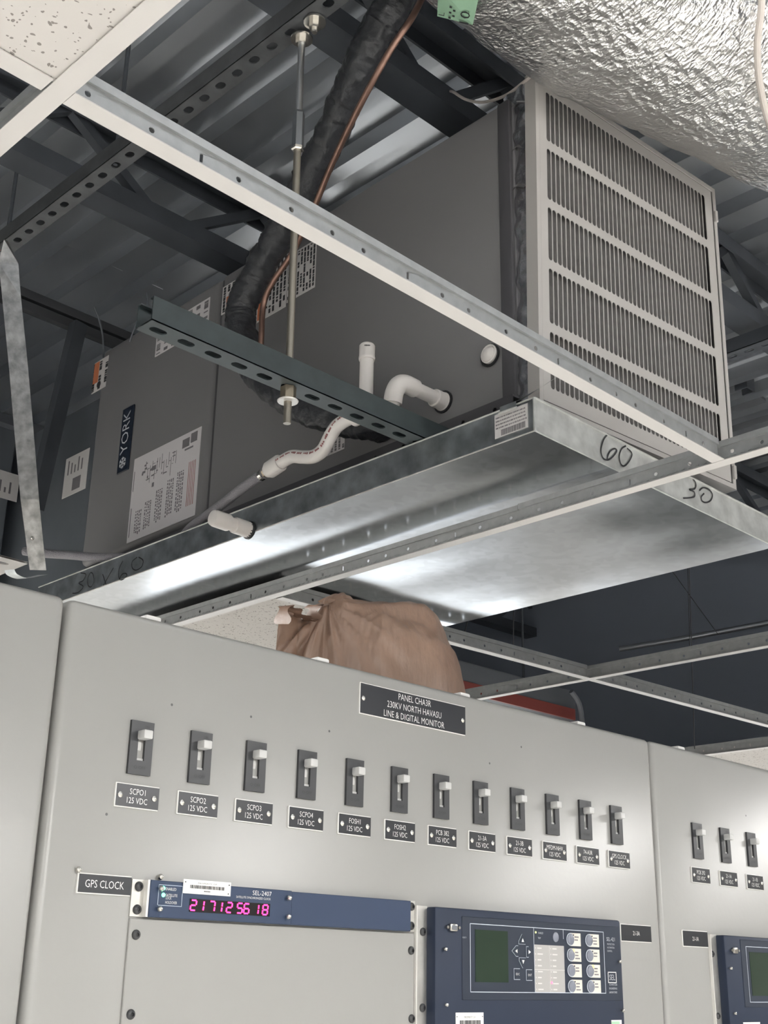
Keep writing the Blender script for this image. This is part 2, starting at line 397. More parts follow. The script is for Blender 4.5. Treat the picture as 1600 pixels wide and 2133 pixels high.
# the rest of the room's ceiling, away from the opened area
mb = MB()
for i in range(-3, 8):
    for j in range(-4, 6):
        xa, ya = -.75 - 0.01 + i * 1.219 - .0, .28 + j * 1.219 - 1.219
        if ya > -3.1 and ya < 3.0 and xa > -2.7 and xa < 4.0: continue
        if any(abs(lx - xa - .6) < .95 and abs(ly - ya - .6) < .65 for lx, ly in LAMPS): pass
        mb.box(xa + .006, xa + 1.213, ya + .006, ya + 1.213, ZCEIL + .03, ZCEIL + .045)
c = mb.build('ceiling', TILE); struct(c)
LW = ['over the near left floor', 'just behind the photographer', 'right of the photographer', 'far behind at the left', 'far behind the photographer', 'far behind at the right', 'mirrored in the right-hand panel', 'added over the rear aisle to brighten the tile by the bag', 'added further left over the same rear aisle', 'in the far right corner', 'before the far glow panel', 'over the far aisle at left']
for k, (lx, ly) in enumerate(LAMPS):
    t = thing('ceiling_lamp', (lx, ly, ZCEIL), 'fluorescent ceiling lamp out of view, ' + LW[k], 'lamp', 'ceiling lamps outside the view')
    MB().box(-.30, .30, -.60, .60, 0, .006).build('diffuser', LIGHTM, t)
    MB().box(-.31, .31, -.61, .61, .0061, .028).build('housing', WHITE, t)
    if ly < 1: MB().box(-.24, .24, -.55, .55, .0281, .032).build('added_uplight_lens', UPL, t)      # upward glow added to brighten the deck and plenum

# ------------------------------------------------------------------ bar joists under the deck
def joist(y, label, x0=-3.5, x1=9.0, zb=1.80, wd=.076, ph=.0, pitch=.62):
    t = thing('bar_joist', (0, y, CZ + zb), label, 'joist', 'steel bar joists under the roof deck')
    zt = 2.036 - zb
    MB().box(x0, x1, -wd / 2, wd / 2, 0, .006).box(x0, x1, -wd / 2, -wd / 2 + .006, .006, .05).box(x0, x1, wd / 2 - .006, wd / 2, .006, .05).build('bottom_chord', JOIST, t)
    MB().box(x0, x1, -wd / 2, wd / 2, zt - .006, zt).box(x0, x1, -wd / 2, -wd / 2 + .006, zt - .045, zt - .006).box(x0, x1, wd / 2 - .006, wd / 2, zt - .045, zt - .006).build('top_chord', JOIST, t)
    n = int((x1 - x0) / pitch)
    for i in range(n):
        a = x0 + (i + ph) * pitch
        for s in (0, 1):
            pa, pb = ((a, 0, .012), (a + pitch / 2, 0, zt - .012)) if s == 0 else ((a + pitch / 2, 0, zt - .012), (a + pitch, 0, .012))
            d = (V(pb) - V(pa)).normalized(); n_ = V((0, 1, 0)).cross(d)
            MB().obox((V(pa) + V(pb)) / 2, d * ((V(pb) - V(pa)).length / 2), V((0, .013, 0)), n_ * .013).build('web_member', JOIST, t)
    return t
joist(1.537, 'dark steel bar joist meeting the air handler top near the foil duct', ph=.28, pitch=.5)
joist(2.376, 'dark steel bar joist behind the black insulated pipe', ph=.1)
joist(4.2, 'far dark steel bar joist in the shadows', ph=.6)

# ================================================================== DRAIN PAN
PZ = .83 + CZ; PX0, PX1, PY0, PY1 = 1.443, 2.216, 1.1255, 2.676; PH = .059; PT = .0014
pan = thing('drain_pan', (PX0, PY0, PZ), 'galvanised sheet metal drain pan under the air handler with marker writing', 'drain pan')
# bottom with shallow oil-canning
mb = MB(); nx, ny = 40, 70
vs = []
for j in range(ny + 1):
    for i in range(nx + 1):
        x = i / nx; y = j / ny
        e = min(1, min(x, 1 - x) * 9) * min(1, min(y, 1 - y) * 14)
        zz = e * .0045 * (noise.noise(V((x * 2.1, y * 2.6, 1.7))) + .5 * noise.noise(V((x * 5, y * 3.5, 7.1))))
        vs.append((PX0 + x * (PX1 - PX0), PY0 + y * (PY1 - PY0), PZ + zz))
mb.add(vs, [(j * (nx + 1) + i, j * (nx + 1) + i + 1, (j + 1) * (nx + 1) + i + 1, (j + 1) * (nx + 1) + i) for j in range(ny) for i in range(nx)])
mb.build('pan_bottom', GALV, pan, smooth=True, world=True, ang=80)
def lip(x0, x1, y0, y1, mt=GALVR): return MB().box(x0, x1, y0, y1, PZ, PZ + PH).build('pan_lip', mt, pan, world=True)
GALVL = mat('galvanised_lip_lit', (.58, .585, .565), .45, .45, vary=.20, vscale=30, bump=.04, bscale=40)  # paler, less metallic than the other lips; front lip's brightness put into the colour
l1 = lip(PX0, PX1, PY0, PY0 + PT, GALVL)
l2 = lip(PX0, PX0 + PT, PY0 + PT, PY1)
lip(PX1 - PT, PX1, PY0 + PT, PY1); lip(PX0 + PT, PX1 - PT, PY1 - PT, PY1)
# rolled hems on the top edges and folded bottom edges
def hem(name, a, b, r): return MB().tube([a, b], r, 8).build(name, GALVL, pan, world=True, smooth=True)
hem('rolled_hem', (PX0, PY0, PZ + PH), (PX1, PY0, PZ + PH), .0022); hem('rolled_hem', (PX0, PY0, PZ + PH), (PX0, PY1, PZ + PH), .0016)
hem('folded_edge', (PX0, PY0, PZ), (PX1, PY0, PZ), .0016); hem('folded_edge', (PX0, PY0, PZ), (PX0, PY1, PZ), .0014); hem('corner_seam', (PX0, PY0, PZ), (PX0, PY0, PZ + PH), .0024)
# marker handwriting
def hand(strokes, proj, nrm, w, par, off):
    for ch_ in strokes:
        mb = MB()
        for st in ch_: mb.ribbon([p + off for p in smooth_path([proj(*q) for q in st], 5)], nrm, w)
        mb.build('marker_writing', INK, par, world=True, recalc=False)
fl = lambda x, y: onY(x, y, PY0)
hand([[[(1266, 904), (1257, 915), (1251, 935), (1253, 950), (1260, 958), (1270, 956), (1280, 946), (1284, 938), (1278, 935), (1270, 940), (1265, 950), (1264, 957)]],
      [[(1303, 929), (1294, 935), (1289, 950), (1292, 966), (1299, 971), (1308, 963), (1315, 950), (1314, 942), (1305, 934)]],
      [[(1427, 991), (1437, 992), (1446, 1002), (1449, 1012), (1445, 1019), (1435, 1020), (1445, 1025), (1446, 1034), (1437, 1037), (1422, 1038)]],
      [[(1456, 1022), (1464, 1016), (1476, 1020), (1483, 1030), (1480, 1042), (1470, 1047), (1462, 1044), (1460, 1035), (1466, 1028)]]], fl, -YU, .0032, pan, V((0, -.0012, 0)))
sx = lambda x, y: onX(140 + x / 3.81, 960 + y / 3.81, PX0)
hand([[[(110, 890), (150, 900), (130, 950), (95, 970), (130, 1000), (90, 1045), (45, 1052)]], [[(185, 890), (165, 940), (170, 990), (195, 1000), (215, 950), (205, 895), (187, 888)]],
      [[(285, 900), (298, 940), (312, 985)], [(370, 850), (330, 920), (290, 990)]], [[(445, 795), (415, 860), (415, 930), (440, 945), (475, 915), (470, 895), (440, 900), (420, 935)]],
      [[(560, 765), (520, 800), (520, 850), (550, 868), (595, 840), (605, 790), (570, 765)]]], sx, -XU, .0026, pan, V((-.0012, 0, 0)))
# paper label with bar code near the corner
pa, pb = onX(1100, 852, PX0), onX(1032, 918, PX0)
zt, zb_ = PZ + PH - .006, PZ + .010; ya, yb = pa.y, pb.y
lab = MB().box(PX0 - .0012, PX0 - .0004, ya, yb, zb_, zt).build('paper_label', STICK, pan, world=True)
lab['_inv'] = Matrix.Translation(pan.location).inverted()
mb = MB()
for r_ in range(4):
    zz = zt - .006 - r_ * .0062
    y = yb - .003
    while y > ya + .004:
        wd_ = random.uniform(.0006, .0022); mb.box(PX0 - .0016, PX0 - .0012, y - wd_, y, zz - .0024, zz); y -= wd_ + random.uniform(.0008, .0022)
y = yb - .014
while y > ya + .006:
    wd_ = random.uniform(.0004, .0014); mb.box(PX0 - .0016, PX0 - .0012, y - wd_, y, zb_ + .002, zb_ + .0125); y -= wd_ + random.uniform(.0005, .0012)
mb.build('label_print', INKG, pan, world=True)
# bent tie-down clip hooked over the lip
ca = onX(1062, 850, PX0)
mb = MB(); c0 = V((PX0, ca.y, PZ + PH))
mb.add([c0 + V((-.004, -.017, -.008)), c0 + V((-.004, .018, -.008)), c0 + V((-.004, .018, .004)), c0 + V((-.004, -.017, .004)), c0 + V((.05, .012, .035)), c0 + V((.05, -.030, .045)), c0 + V((.105, -.036, .090)), c0 + V((.105, -.010, .085))],
       [(0, 1, 2, 3), (3, 2, 4, 5), (5, 4, 7, 6)])
mb.build('tie_down_clip', GALVR, pan, world=True, recalc=False)
MB().tube([c0 + V((-.005, -.018, -.008)), c0 + V((-.005, .019, -.008))], .0022, 8).build('clip_edge', GALVL, pan, world=True)
# capped overflow stub through the lip
sc_ = onX(521, 1105, PX0); ax_ = V((-1, 0, .02)).normalized()
MB().lathe([(.019, 0), (.019, .004), (.0165, .006), (.0165, .009)], sc_, ax_, 18).build('rubber_gasket', BLACK, pan, world=True, smooth=True)
MB().lathe([(.0165, .006), (.0165, .040), (.0135, .041), (.0135, .060)], sc_, ax_, 20).build('stub_adapter', PVC, pan, world=True, smooth=True)
MB().lathe([(.0165, .055), (.0172, .057), (.0172, .088), (.0155, .094), (.010, .097)], sc_, ax_, 20).build('stub_cap', PVC, pan, world=True, smooth=True)

# ================================================================== AIR HANDLER
UT = V((1.5839, 1.185, 1.6185 + CZ)); UY = radians(-1.3)
XS = -.035
_uinv = (Matrix.Translation(UT) @ Matrix.Rotation(UY, 4, 'Z')).inverted()
def uloc(px, py, xs=XS):
    o = _uinv @ CAM; d = _uinv.to_3x3() @ ray(px, py); t = (xs - o.x) / d.x; return o + d * t
UZ0, UZ1, UYA, UYB, UXB = -.676, -.004, .063, 1.545, .515
unit = thing('air_handler', UT, 'charcoal grey air handler cabinet with navy badge, hung above the ceiling', 'air handler', rot=(0, 0, UY))
SPL = .9955
MB().rbox(XS, UXB, UYA, SPL - .006, UZ0 + .03, UZ1, .004, 2).build('coil_cabinet', UNIT, unit, smooth=True)
MB().rbox(XS - .003, UXB, SPL + .006, UYB, UZ0 + .045, UZ1, .014, 3).build('blower_cabinet', UNIT, unit, smooth=True)
MB().box(XS + .006, UXB - .006, SPL - .007, SPL + .007, UZ0 + .04, UZ1 - .004).build('seam_strip', UNITD, unit)
MB().rbox(XS - .0035, XS + .01, UYA, UYA + .030, UZ0 + .03, UZ1, .003, 2).build('end_flange', UNITD, unit, smooth=True)
mb = MB(); n = 12; cw = (SPL - UYA) / n                     # base rail with bolt holes
for i in range(n): mb.cell((XS - .010, 0, 0), YU, ZU, (.002, 0, 0), UYA + i * cw, UYA + (i + 1) * cw, UZ0 - .006, UZ0 + .026, slot(UYA + (i + .55) * cw, UZ0 + .012, .010, .010, 5))
mb.build('base_rail', UNITD, unit)
MB().box(XS - .010, XS + .04, UYA, SPL, UZ0 + .026, UZ0 + .030).build('base_ledge', UNITD, unit)
MB().box(XS + .01, UXB, UYA, UYB, UZ0, UZ0 + .044).build('base_frame', UNITD, unit)
# brand badge
b = [uloc(*q) for q in ((260.5, 855), (284.5, 843), (271, 980.6), (247.8, 988))]
yb0 = (b[1].y + b[2].y) / 2; yb1 = (b[0].y + b[3].y) / 2; zb0 = (b[2].z + b[3].z) / 2; zb1 = (b[0].z + b[1].z) / 2
XB = XS - .003
bad = MB().rbox(XB - .004, XB, yb0, yb1, zb0, zb1, .0015, 1).build('brand_badge', BADGE, unit)
mb = MB(); L = zb1 - zb0
write(mb, 'YORK', (XB - .0046, (yb0 + yb1) / 2 + .002, zb0 + L * .60), ZU, YU, L * .66, (yb1 - yb0) * .60)
mb.build('badge_lettering', SILV, bad, recalc=False)
mb = MB(); c0 = V((XB - .0046, (yb0 + yb1) / 2 + .002, zb0 + L * .14)); R_ = (yb1 - yb0) * .30
for k in range(6):
    a = pi / 6 + k * pi / 3; d = V((0, cos(a), sin(a))); n_ = V((0, -sin(a), cos(a)))
    mb.ribbon([c0 + d * .001, c0 + d * R_], -XU, .0035)
    for sg in (1, -1): mb.ribbon([c0 + d * R_ * .55, c0 + d * R_ * .85 + sg * n_ * R_ * .33], -XU, .003)
mb.build('badge_snowflake', SILV, bad, recalc=False)
# stickers: quadrilateral sheets with printed rows
def sheet(name, quad, material, rows=0, ink=INKG, x=None, block=None, redrows=0, dens=.72):
    P = [uloc(*q) for q in quad]                       # TL TR BR BL in the picture (TL has the larger y)
    y1_ = (P[0].y + P[3].y) / 2; y0_ = (P[1].y + P[2].y) / 2; z1_ = (P[0].z + P[1].z) / 2; z0_ = (P[2].z + P[3].z) / 2
    xx = XS - .003 if x is None else x
    o = MB().box(xx - .0012, xx, y0_, y1_, z0_, z1_).build(name, material, unit)
    mb = MB(); W_, H_ = y1_ - y0_, z1_ - z0_
    for r_ in range(rows):                              # text columns running vertically (the cabinet lies on its side)
        yy = y0_ + W_ * (.06 + .88 * r_ / max(1, rows - 1)); z = z0_ + H_ * .05
        while z < z1_ - H_ * .06:
            l = random.uniform(.03, .12) * H_
            if random.random() < dens: mb.box(xx - .0016, xx - .0012, yy - W_ * .25 / rows, yy + W_ * .25 / rows, z, min(z + l, z1_ - H_ * .04))
            z += l + random.uniform(.008, .025) * H_
    if mb.v: mb.build(name + '_print', ink, o)
    return o, (y0_, y1_, z0_, z1_, xx)
o, (a0, a1, c0_, c1_, xx) = sheet('wiring_diagram', ((283, 957), (423, 890), (409, 1074), (267, 1133)), STICKD)
mb = MB(); W_, H_ = a1 - a0, c1_ - c0_
P2 = lambda s, t: (a1 - s * W_, c0_ + (1 - t) * H_)      # s from left, t from top as seen
def bar(mb, s, t, w, h, ): y, z = P2(s, t); mb.box(xx - .0016, xx - .0012, y - w * W_, y, z - h * H_, z)
for (s, t, n, hh) in ((.10, .66, 4, .26), (.24, .60, 4, .30), (.40, .52, 4, .36), (.56, .46, 4, .40), (.70, .42, 4, .44)):
    for k in range(n):
        z = t
        while z < t + hh:
            l = random.uniform(.01, .035); bar(mb, s + k * .026, z, .013, l); z += l + random.uniform(.006, .02)
for k in range(26): bar(mb, random.uniform(.12, .62), random.uniform(.12, .34), random.uniform(.004, .05), random.uniform(.005, .03))
for k in range(14): bar(mb, .20 + k * .035, .10 + random.uniform(0, .1), .004, random.uniform(.08, .22))
for s, t, w, h in ((.02, .16, .008, .24), (.02, .60, .010, .34), (.74, .06, .10, .10), (.86, .03, .09, .11), (.78, .18, .12, .02), (.30, .20, .06, .05), (.32, .40, .03, .05)): bar(mb, s, t, w, h)
mb.build('diagram_print', INKG, o)
mb = MB()
for k in range(5): bar(mb, .86 + k * .022, .36, .006, .50)
mb.build('diagram_red_print', INKR, o)
sheet('rating_plate', ((330, 690), (440, 617), (438, 672), (325, 752)), STICKD, rows=7)
o, q = sheet('warning_label', ((200, 757), (229, 742), (222, 806), (194, 822)), STICK, rows=3, ink=INK, dens=.8)
MB().box(q[4] - .002, q[4] - .0012, q[0] + (q[1] - q[0]) * .62, q[1] - .002, q[2] + (q[3] - q[2]) * .30, q[3] - .003).build('orange_stripe', ORANGE, o)
MB().lathe([(.010, 0), (.010, .0006)], (q[4] - .0018, (q[0] + q[1]) / 2, q[2] + .018), -XU, 12).build('warning_pictogram', INK, o)
for nm, quad in (('caution_sheet', ((466, 597), (548, 552), (546, 610), (462, 655))), ('caution_sheet', ((540, 560), (601, 522), (597, 638), (525, 680))), ('caution_sheet', ((602, 520), (661, 512), (656, 598), (599, 632)))):
    o, q = sheet(nm, quad, STICK, rows=9, ink=INK, x=XS - .0006, dens=.85)
    MB().box(q[4] - .002, q[4] - .0012, q[1] - (q[1] - q[0]) * .26, q[1] - (q[1] - q[0]) * .12, q[2] + .004, q[2] + (q[3] - q[2]) * .55).build('orange_stripe', ORANGE, o)
sheet('small_data_label', ((676, 880), (720, 880), (719, 936), (676, 952)), STICKD, rows=6, x=XS - .0006)
# refrigerant connection openings near the end
h = uloc(1024, 742)
MB().lathe([(.020, 0), (.0225, .002), (.0225, .005), (.0195, .006), (.0165, .002)], h + V((-.001, 0, 0)), -XU, 20).build('pipe_grommet', BLACK, unit, smooth=True)
mb = MB().lathe([(.0185, 0), (.0185, .008), (.0165, .0095), (.0145, .0080), (.0135, .0085), (.009, .014), (.004, .016)], h + V((-.001, 0, .002)), -XU, 20)
mb.build('capped_drain_port', PVC, unit, smooth=True)

# ================================================================== RETURN GRILLE
GY, GP, GR = -.0810, .0128, .0081
GM = Matrix.Rotation(GY, 4, 'Z') @ Matrix.Rotation(GR, 4, 'Y') @ Matrix.Rotation(GP, 4, 'X')
gr = thing('return_grille', UT, 'white stamped return air grille with five rows of vertical slots', 'grille', rot=GM.to_euler())
GW, GH, NS = .508, .640, 40
pit = GW / NS; gap = .0173; rp_ = (GH + gap) / 5; sh = rp_ - gap
mb = MB()
for r_ in range(5):
    zt_ = -r_ * rp_ + gap / 2; zb_2 = zt_ - rp_
    for i in range(NS):
        cx = (i + .5) * pit
        mb.cell((0, .0012, 0), XU, ZU, (0, .0012, 0), i * pit, (i + 1) * pit, zb_2, zt_, slot(cx, (zt_ + zb_2) / 2, .0107, sh, 4))
zA, zB = gap / 2, -GH - gap / 2
for (x0, x1, z0, z1) in ((-.018, 0, -.668, .022), (GW, GW + .024, -.668, .022), (0, GW, zA, .022), (0, GW, -.668, zB)): mb.box(x0, x1, .0012, .0024, z0, z1)
mb.build('slotted_face', WHITE, gr)
def ring(mb, x0, x1, z0, z1, w, y0, y1):
    mb.box(x0, x0 + w, y0, y1, z0, z1); mb.box(x1 - w, x1, y0, y1, z0, z1); mb.box(x0 + w, x1 - w, y0, y1, z0, z0 + w); return mb.box(x0 + w, x1 - w, y0, y1, z1 - w, z1)
ring(MB(), -.0295, .546, -.6805, .034, .0100, 0, .028).build('outer_frame', WHITE, gr)
ring(MB(), -.0195, .536, -.6705, .024, .0015, .0022, .020).build('door_reveal', DARK, gr)
MB().box(-.014, GW + .02, .014, .026, -.664, .018).build('air_filter', FILTER, gr)
for zz in (-.026, -.63): MB().rbox(.536, .544, -.006, .004, zz - .03, zz, .002, 1).build('door_latch', WHITE, gr)
# foil-taped collar between the grille and the cabinet
mb = MB(); nz, nd = 90, 10
for side in (0, 1):
    vs = []
    for j in range(nz + 1):
        for i in range(nd + 1):
            z = -.668 + j / nz * .690; y = .028 + i / nd * .062
            x = (-.0275 if side == 0 else .538) + (.006 * noise.noise(V((y * 30, z * 18, 3))) + .004 * noise.noise(V((y * 60, z * 45, 9)))) * (1 if side else 1)
            vs.append((x + (.010 * y if side == 0 else 0), y, z))
    mb.add(vs, [(j * (nd + 1) + i, j * (nd + 1) + i + 1, (j + 1) * (nd + 1) + i + 1, (j + 1) * (nd + 1) + i) for j in range(nz) for i in range(nd)])
mb.box(-.020, .538, .029, .085, -.670, -.666).box(-.020, .538, .029, .085, .020, .024)
mb.build('foil_collar', FOILD, gr, smooth=True, ang=60)
for zz, w_ in ((-.012, .0016), (-.116, .003), (-.205, .0035)):
    MB().ribbon([(-.034, .082, zz - .018), (-.030, .050, zz), (-.0285, .029, zz - .012)], V((-1, -.3, .5)), w_ * 3.2).build('foil_fold', mat('foil_bright', (.85, .83, .80), .15, 1.), gr, recalc=False)

# ================================================================== SUPPORTS
ZS = .889 + CZ + .0024
sy0 = 1.372; SW = .041
xA, xB = .868, 2.19
st = thing('support_channel', (xA, sy0, ZS), 'dark green slotted strut channel carrying the air handler', 'strut channel')
mb = MB(); n = 26; cw = (xB - xA) / n
for i in range(n): mb.cell((0, 0, 0), XU, YU, (0, 0, .0025), i * cw, (i + 1) * cw, 0, SW, slot((i + .5) * cw, SW / 2, .029, .0145, 5))
mb.build('slotted_base', STRUT, st)
MB().box(0, xB - xA, 0, .0025, .0025, .041).build('side_wall', STRUT, st)
MB().box(0, xB - xA, SW - .0025, SW, .0025, .041).build('side_wall', STRUT, st)
MB().box(0, xB - xA, .0025, .009, .0385, .041).build('inturned_lip', STRUT, st); MB().box(0, xB - xA, SW - .009, SW - .0025, .0385, .041).build('inturned_lip', STRUT, st)

ZCH = 1.59 + CZ
ch = thing('overhead_channel', (1.095, 1.22, ZCH), 'grey perforated strut channel fixed high up under the deck', 'strut channel')
mb = MB(); Lc = 1.22; n = 24; cw = Lc / n
for i in range(n): mb.cell((0, 0, 0), YU, XU, (0, 0, .0025), i * cw, (i + 1) * cw, 0, .041, slot((i + .5) * cw, .0205, .024, .016, 5))
CHM = mat('strut_galvanised_dull', (.115, .120, .125), .45, .5, vary=.25, vscale=20)
mb.build('perforated_base', CHM, ch)
MB().box(0, .0025, 0, Lc, .0025, .041).build('side_wall', CHM, ch); MB().box(.0385, .041, 0, Lc, .0025, .041).build('side_wall', CHM, ch)
MB().tube(smooth_path([(.012, Lc - .01, .0), (.004, Lc + .012, -.006), (.016, Lc + .020, -.010), (.030, Lc + .015, -.012)], 4), .003, 6).build('red_tie', INKR, ch, smooth=True)
for yy in (.12, .74, 1.2): MB().lathe([(.005, .0), (.005, ZDECK - ZCH)], (.0205, yy, .003), ZU, 8).build('hanger_stud', JOIST, ch)

# threaded hanger rod, slightly out of plumb as in the photo
rb = onZ(620, 800, .889); rt = onZ(629, 72, 1.588); rb.z = ZS; 
rb = V((rb.x, sy0 + SW / 2, ZS)); dr = (rt - rb).normalized()
rod = thing('hanger_rod', rb, 'threaded steel rod with coupling, holding up the green strut channel', 'threaded rod')
Lr = (rt - rb).length
q_ = lambda t: dr * t
MB().lathe([(.0062, -.064), (.0064, -.06), (.0064, Lr * .66)], (0, 0, 0), dr, 14).build('lower_rod', RODM, rod, smooth=True)
MB().lathe([(.0062, Lr * .66), (.0062, Lr + .004)], (0, 0, 0), dr, 14).build('upper_rod', mat('zinc_rod_bright', (.50, .51, .52), .3, 1.), rod, smooth=True)
MB().lathe([(.0095, Lr * .655), (.0105, Lr * .66), (.0105, Lr * .66 + .065), (.009, Lr * .66 + .07)], (0, 0, 0), dr, 6).build('coupling_nut', mat('coupling_steel', (.30, .32, .34), .4, 1.), rod)
MB().lathe([(.009, Lr * .645), (.0115, Lr * .648), (.0115, Lr * .655)], (0, 0, 0), dr, 6).build('lock_nut', SCREW, rod)
MB().lathe([(.020, Lr - .012), (.020, Lr - .008)], (0, 0, 0), dr, 18).build('top_washer', SCREW, rod)
MB().lathe([(.011, Lr - .022), (.011, Lr - .012)], (0, 0, 0), dr, 6).build('top_nut', SCREW, rod)
MB().lathe([(.0120, -.0235), (.0130, -.020), (.0130, -.001)], (0, 0, 0), dr, 6).build('bottom_nut', BRASS, rod)
MB().lathe([(.0165, -.0265), (.0175, -.0245), (.0165, -.0235)], (0, 0, 0), dr, 20).build('flange_washer', mat('zinc_washer', (.72, .70, .67), .4, .6), rod, smooth=True)
an = onZ(656, 44, 1.588)
t = thing('anchor_nut', an, 'round washer and nut under the overhead channel beside the rod top', 'nut')
MB().lathe([(.020, -.004), (.020, .0)], (0, 0, 0), ZU, 18).build('washer', SCREW, t); MB().lathe([(.010, -.018), (.010, -.004)], (0, 0, 0), ZU, 6).build('nut', SCREW, t)
MB().lathe([(.005, -.026), (.005, -.018)], (0, 0, 0), ZU, 10).build('stud_end', SCREW, t)

# flat galvanised strap, twisted at the top
pts = [(12, 500), (18, 548), (24, 620), (38, 760), (50, 900), (62, 1040), (70, 1110), (79, 1187)]
wds = [.012, .040, .040, .040, .040, .038, .036, .035]; tw = [1.2, .25, 0, 0, 0, 0, -.05, -.1]
mb = MB(); vs = []
vp = [onY(x, y, 2.2 if y < 1050 else 2.2 + (y - 1050) * .0001) for x, y in pts]
rw = V((cos(YAW), -sin(YAW), 0))
for p, w_, a in zip(vp, wds, tw):
    d = rw * cos(a) + _f * sin(a)
    vs += [p - d * w_ / 2, p + d * w_ / 2]
vs2 = [p + V((.001, .0014, 0)) for p in vs]; k = len(vs); n = len(pts)
fs = [(2 * i, 2 * i + 1, 2 * i + 3, 2 * i + 2) for i in range(n - 1)]
mb.add(vs + vs2, fs + [tuple(k + q for q in f_) for f_ in fs] + [(2 * i, 2 * i + 2, k + 2 * i + 2, k + 2 * i) for i in range(n - 1)] + [(2 * i + 1, 2 * i + 3, k + 2 * i + 3, k + 2 * i + 1) for i in range(n - 1)])
t = thing('hanger_strap', vp[-1], 'mottled galvanised flat strap hanging at the left edge', 'strap')
mb.build('strap_band', mat('strap_zinc', (.50, .50, .49), .36, 1., vary=.38, vscale=45, bump=.1, bscale=80), t, world=True)
bp_ = onY(67, 1122, 2.19); MB().lathe([(.004, 0), (.004, .003), (.002, .005)], bp_, V((-.3, -1, 0)), 10).build('strap_screw', SCREW, t, world=True)

# far brace, far channel and blue-grey ductwork at the left
a_, b_ = onY(170, 672, 2.95), onY(78, 1060, 2.95)
t = thing('diagonal_brace', b_, 'dark leaning steel angle behind the galvanised strap', 'brace')
d = (a_ - b_).normalized(); n_ = d.cross(YU).normalized()
mb = MB(); mb.obox((a_ + b_) / 2, d * ((a_ - b_).length / 2), n_ * .020, YU * .0015); mb.build('angle_leg', JOIST, t, world=True)
mb = MB(); mb.obox((a_ + b_) / 2 + n_ * .019 + YU * .018, d * ((a_ - b_).length / 2), n_ * .0015, YU * .018); mb.build('angle_leg', JOIST, t, world=True)
p_ = onY(20, 590, 3.02)
t = thing('far_channel', (1.2, 3.02, p_.z), 'dark horizontal double channel behind the galvanised strap', 'strut channel')
DCH = mat('dull_grey_channel', (.085, .088, .095), .5, .2)
MB().box(0, .86, 0, .02, -.022, .006).build('channel_flange', DCH, t); MB().box(0, .86, 0, .02, -.060, -.032).build('channel_flange', DCH, t); MB().box(0, .86, .021, .024, -.060, .006).build('channel_web', JOIST, t)

pl = thing('supply_plenum', (1.66, 2.80, .95 + CZ), 'blue-grey sheet metal plenum at the far end of the air handler', 'duct')
zt_ = (onX(210, 852, 1.66).z - pl.location.z)
MB().rbox(0, .60, 0, .62, 0, onX(120, 905, 1.66).z - pl.location.z + .05, .004, 1).build('plenum_shell', DUCTB, pl)
P4 = [onX(x, y, 1.66) for x, y in ((145, 953), (181, 944), (175, 1022), (133, 1028))]
pm = sum(P4, V()) / 4 - V(pl.location)
s_ = MB().box(-.0012, 0, pm.y - .062, pm.y + .062, pm.z - .062, pm.z + .062).build('data_sticker', STICK, pl)
mb = MB()
for k in range(5): mb.box(-.0016, -.0012, pm.y + .04 - k * .018, pm.y + .046 - k * .018, pm.z + .006, pm.z + .05 - (k % 3) * .01)
mb.box(-.0016, -.0012, pm.y - .03, pm.y + .012, pm.z - .05, pm.z - .012); mb.build('sticker_print', INKG, s_)
t = thing('side_duct', (1.02, 3.25, 1.02 + CZ), 'blue-grey duct section with a taped paper tag at the far left', 'duct')
zq = onY(0, 880, 3.25).z - t.location.z
MB().rbox(0, .60, 0, .5, 0, zq, .004, 1).build('duct_shell', DUCTB, t); MB().box(0, .60, -.008, 0, zq - .012, zq).build('duct_flange', GREYM, t)
a_ = onY(0, 976, 3.24) - V(t.location); b_ = onY(37, 1045, 3.24) - V(t.location)
s_ = MB().box(a_.x - .08, b_.x, -.003, -.0015, b_.z, a_.z).build('paper_tag', STICK, t)
mb = MB()
for k in range(4): mb.box(b_.x - .03 - k * .016, b_.x - .024 - k * .016, -.0035, -.003, b_.z + .02, a_.z - .03 - (k % 2) * .02)
mb.build('tag_print', INKG, s_)
# slotted white bracket plate near the ceiling at the far left
t = thing('slotted_plate', (.86, 2.245, ZCEIL + .004), 'white slotted vent plate lying above the left panel', 'vent plate')
mb = MB(); n = 3
for i in range(n):
    for j in range(2): mb.cell((0, 0, 0), XU, YU, (0, 0, .004), j * .16, (j + 1) * .16, i * .07, (i + 1) * .07, slot(j * .16 + .08, i * .07 + .035, .11, .014, 5))
mb.build('slotted_sheet', WHITE, t); MB().box(0, .32, .21, .215, 0, .05).build('upturned_edge', mat('grey_flange', (.16, .17, .175), .5), t)
# curled slotted strap end
P5 = [onY(x, y, 2.05) for x, y in ((18, 1196), (24, 1206), (45, 1214), (70, 1210), (88, 1206))]
mb = MB(); vs = []
for p in smooth_path(P5, 4): vs += [p + V((0, -.02, .005)), p + V((0, .02, .012))]
mb.add(vs, [(2 * i, 2 * i + 1, 2 * i + 3, 2 * i + 2) for i in range(len(vs) // 2 - 1)]); mb.build('curled_end', GALVR, t, world=True, recalc=False)

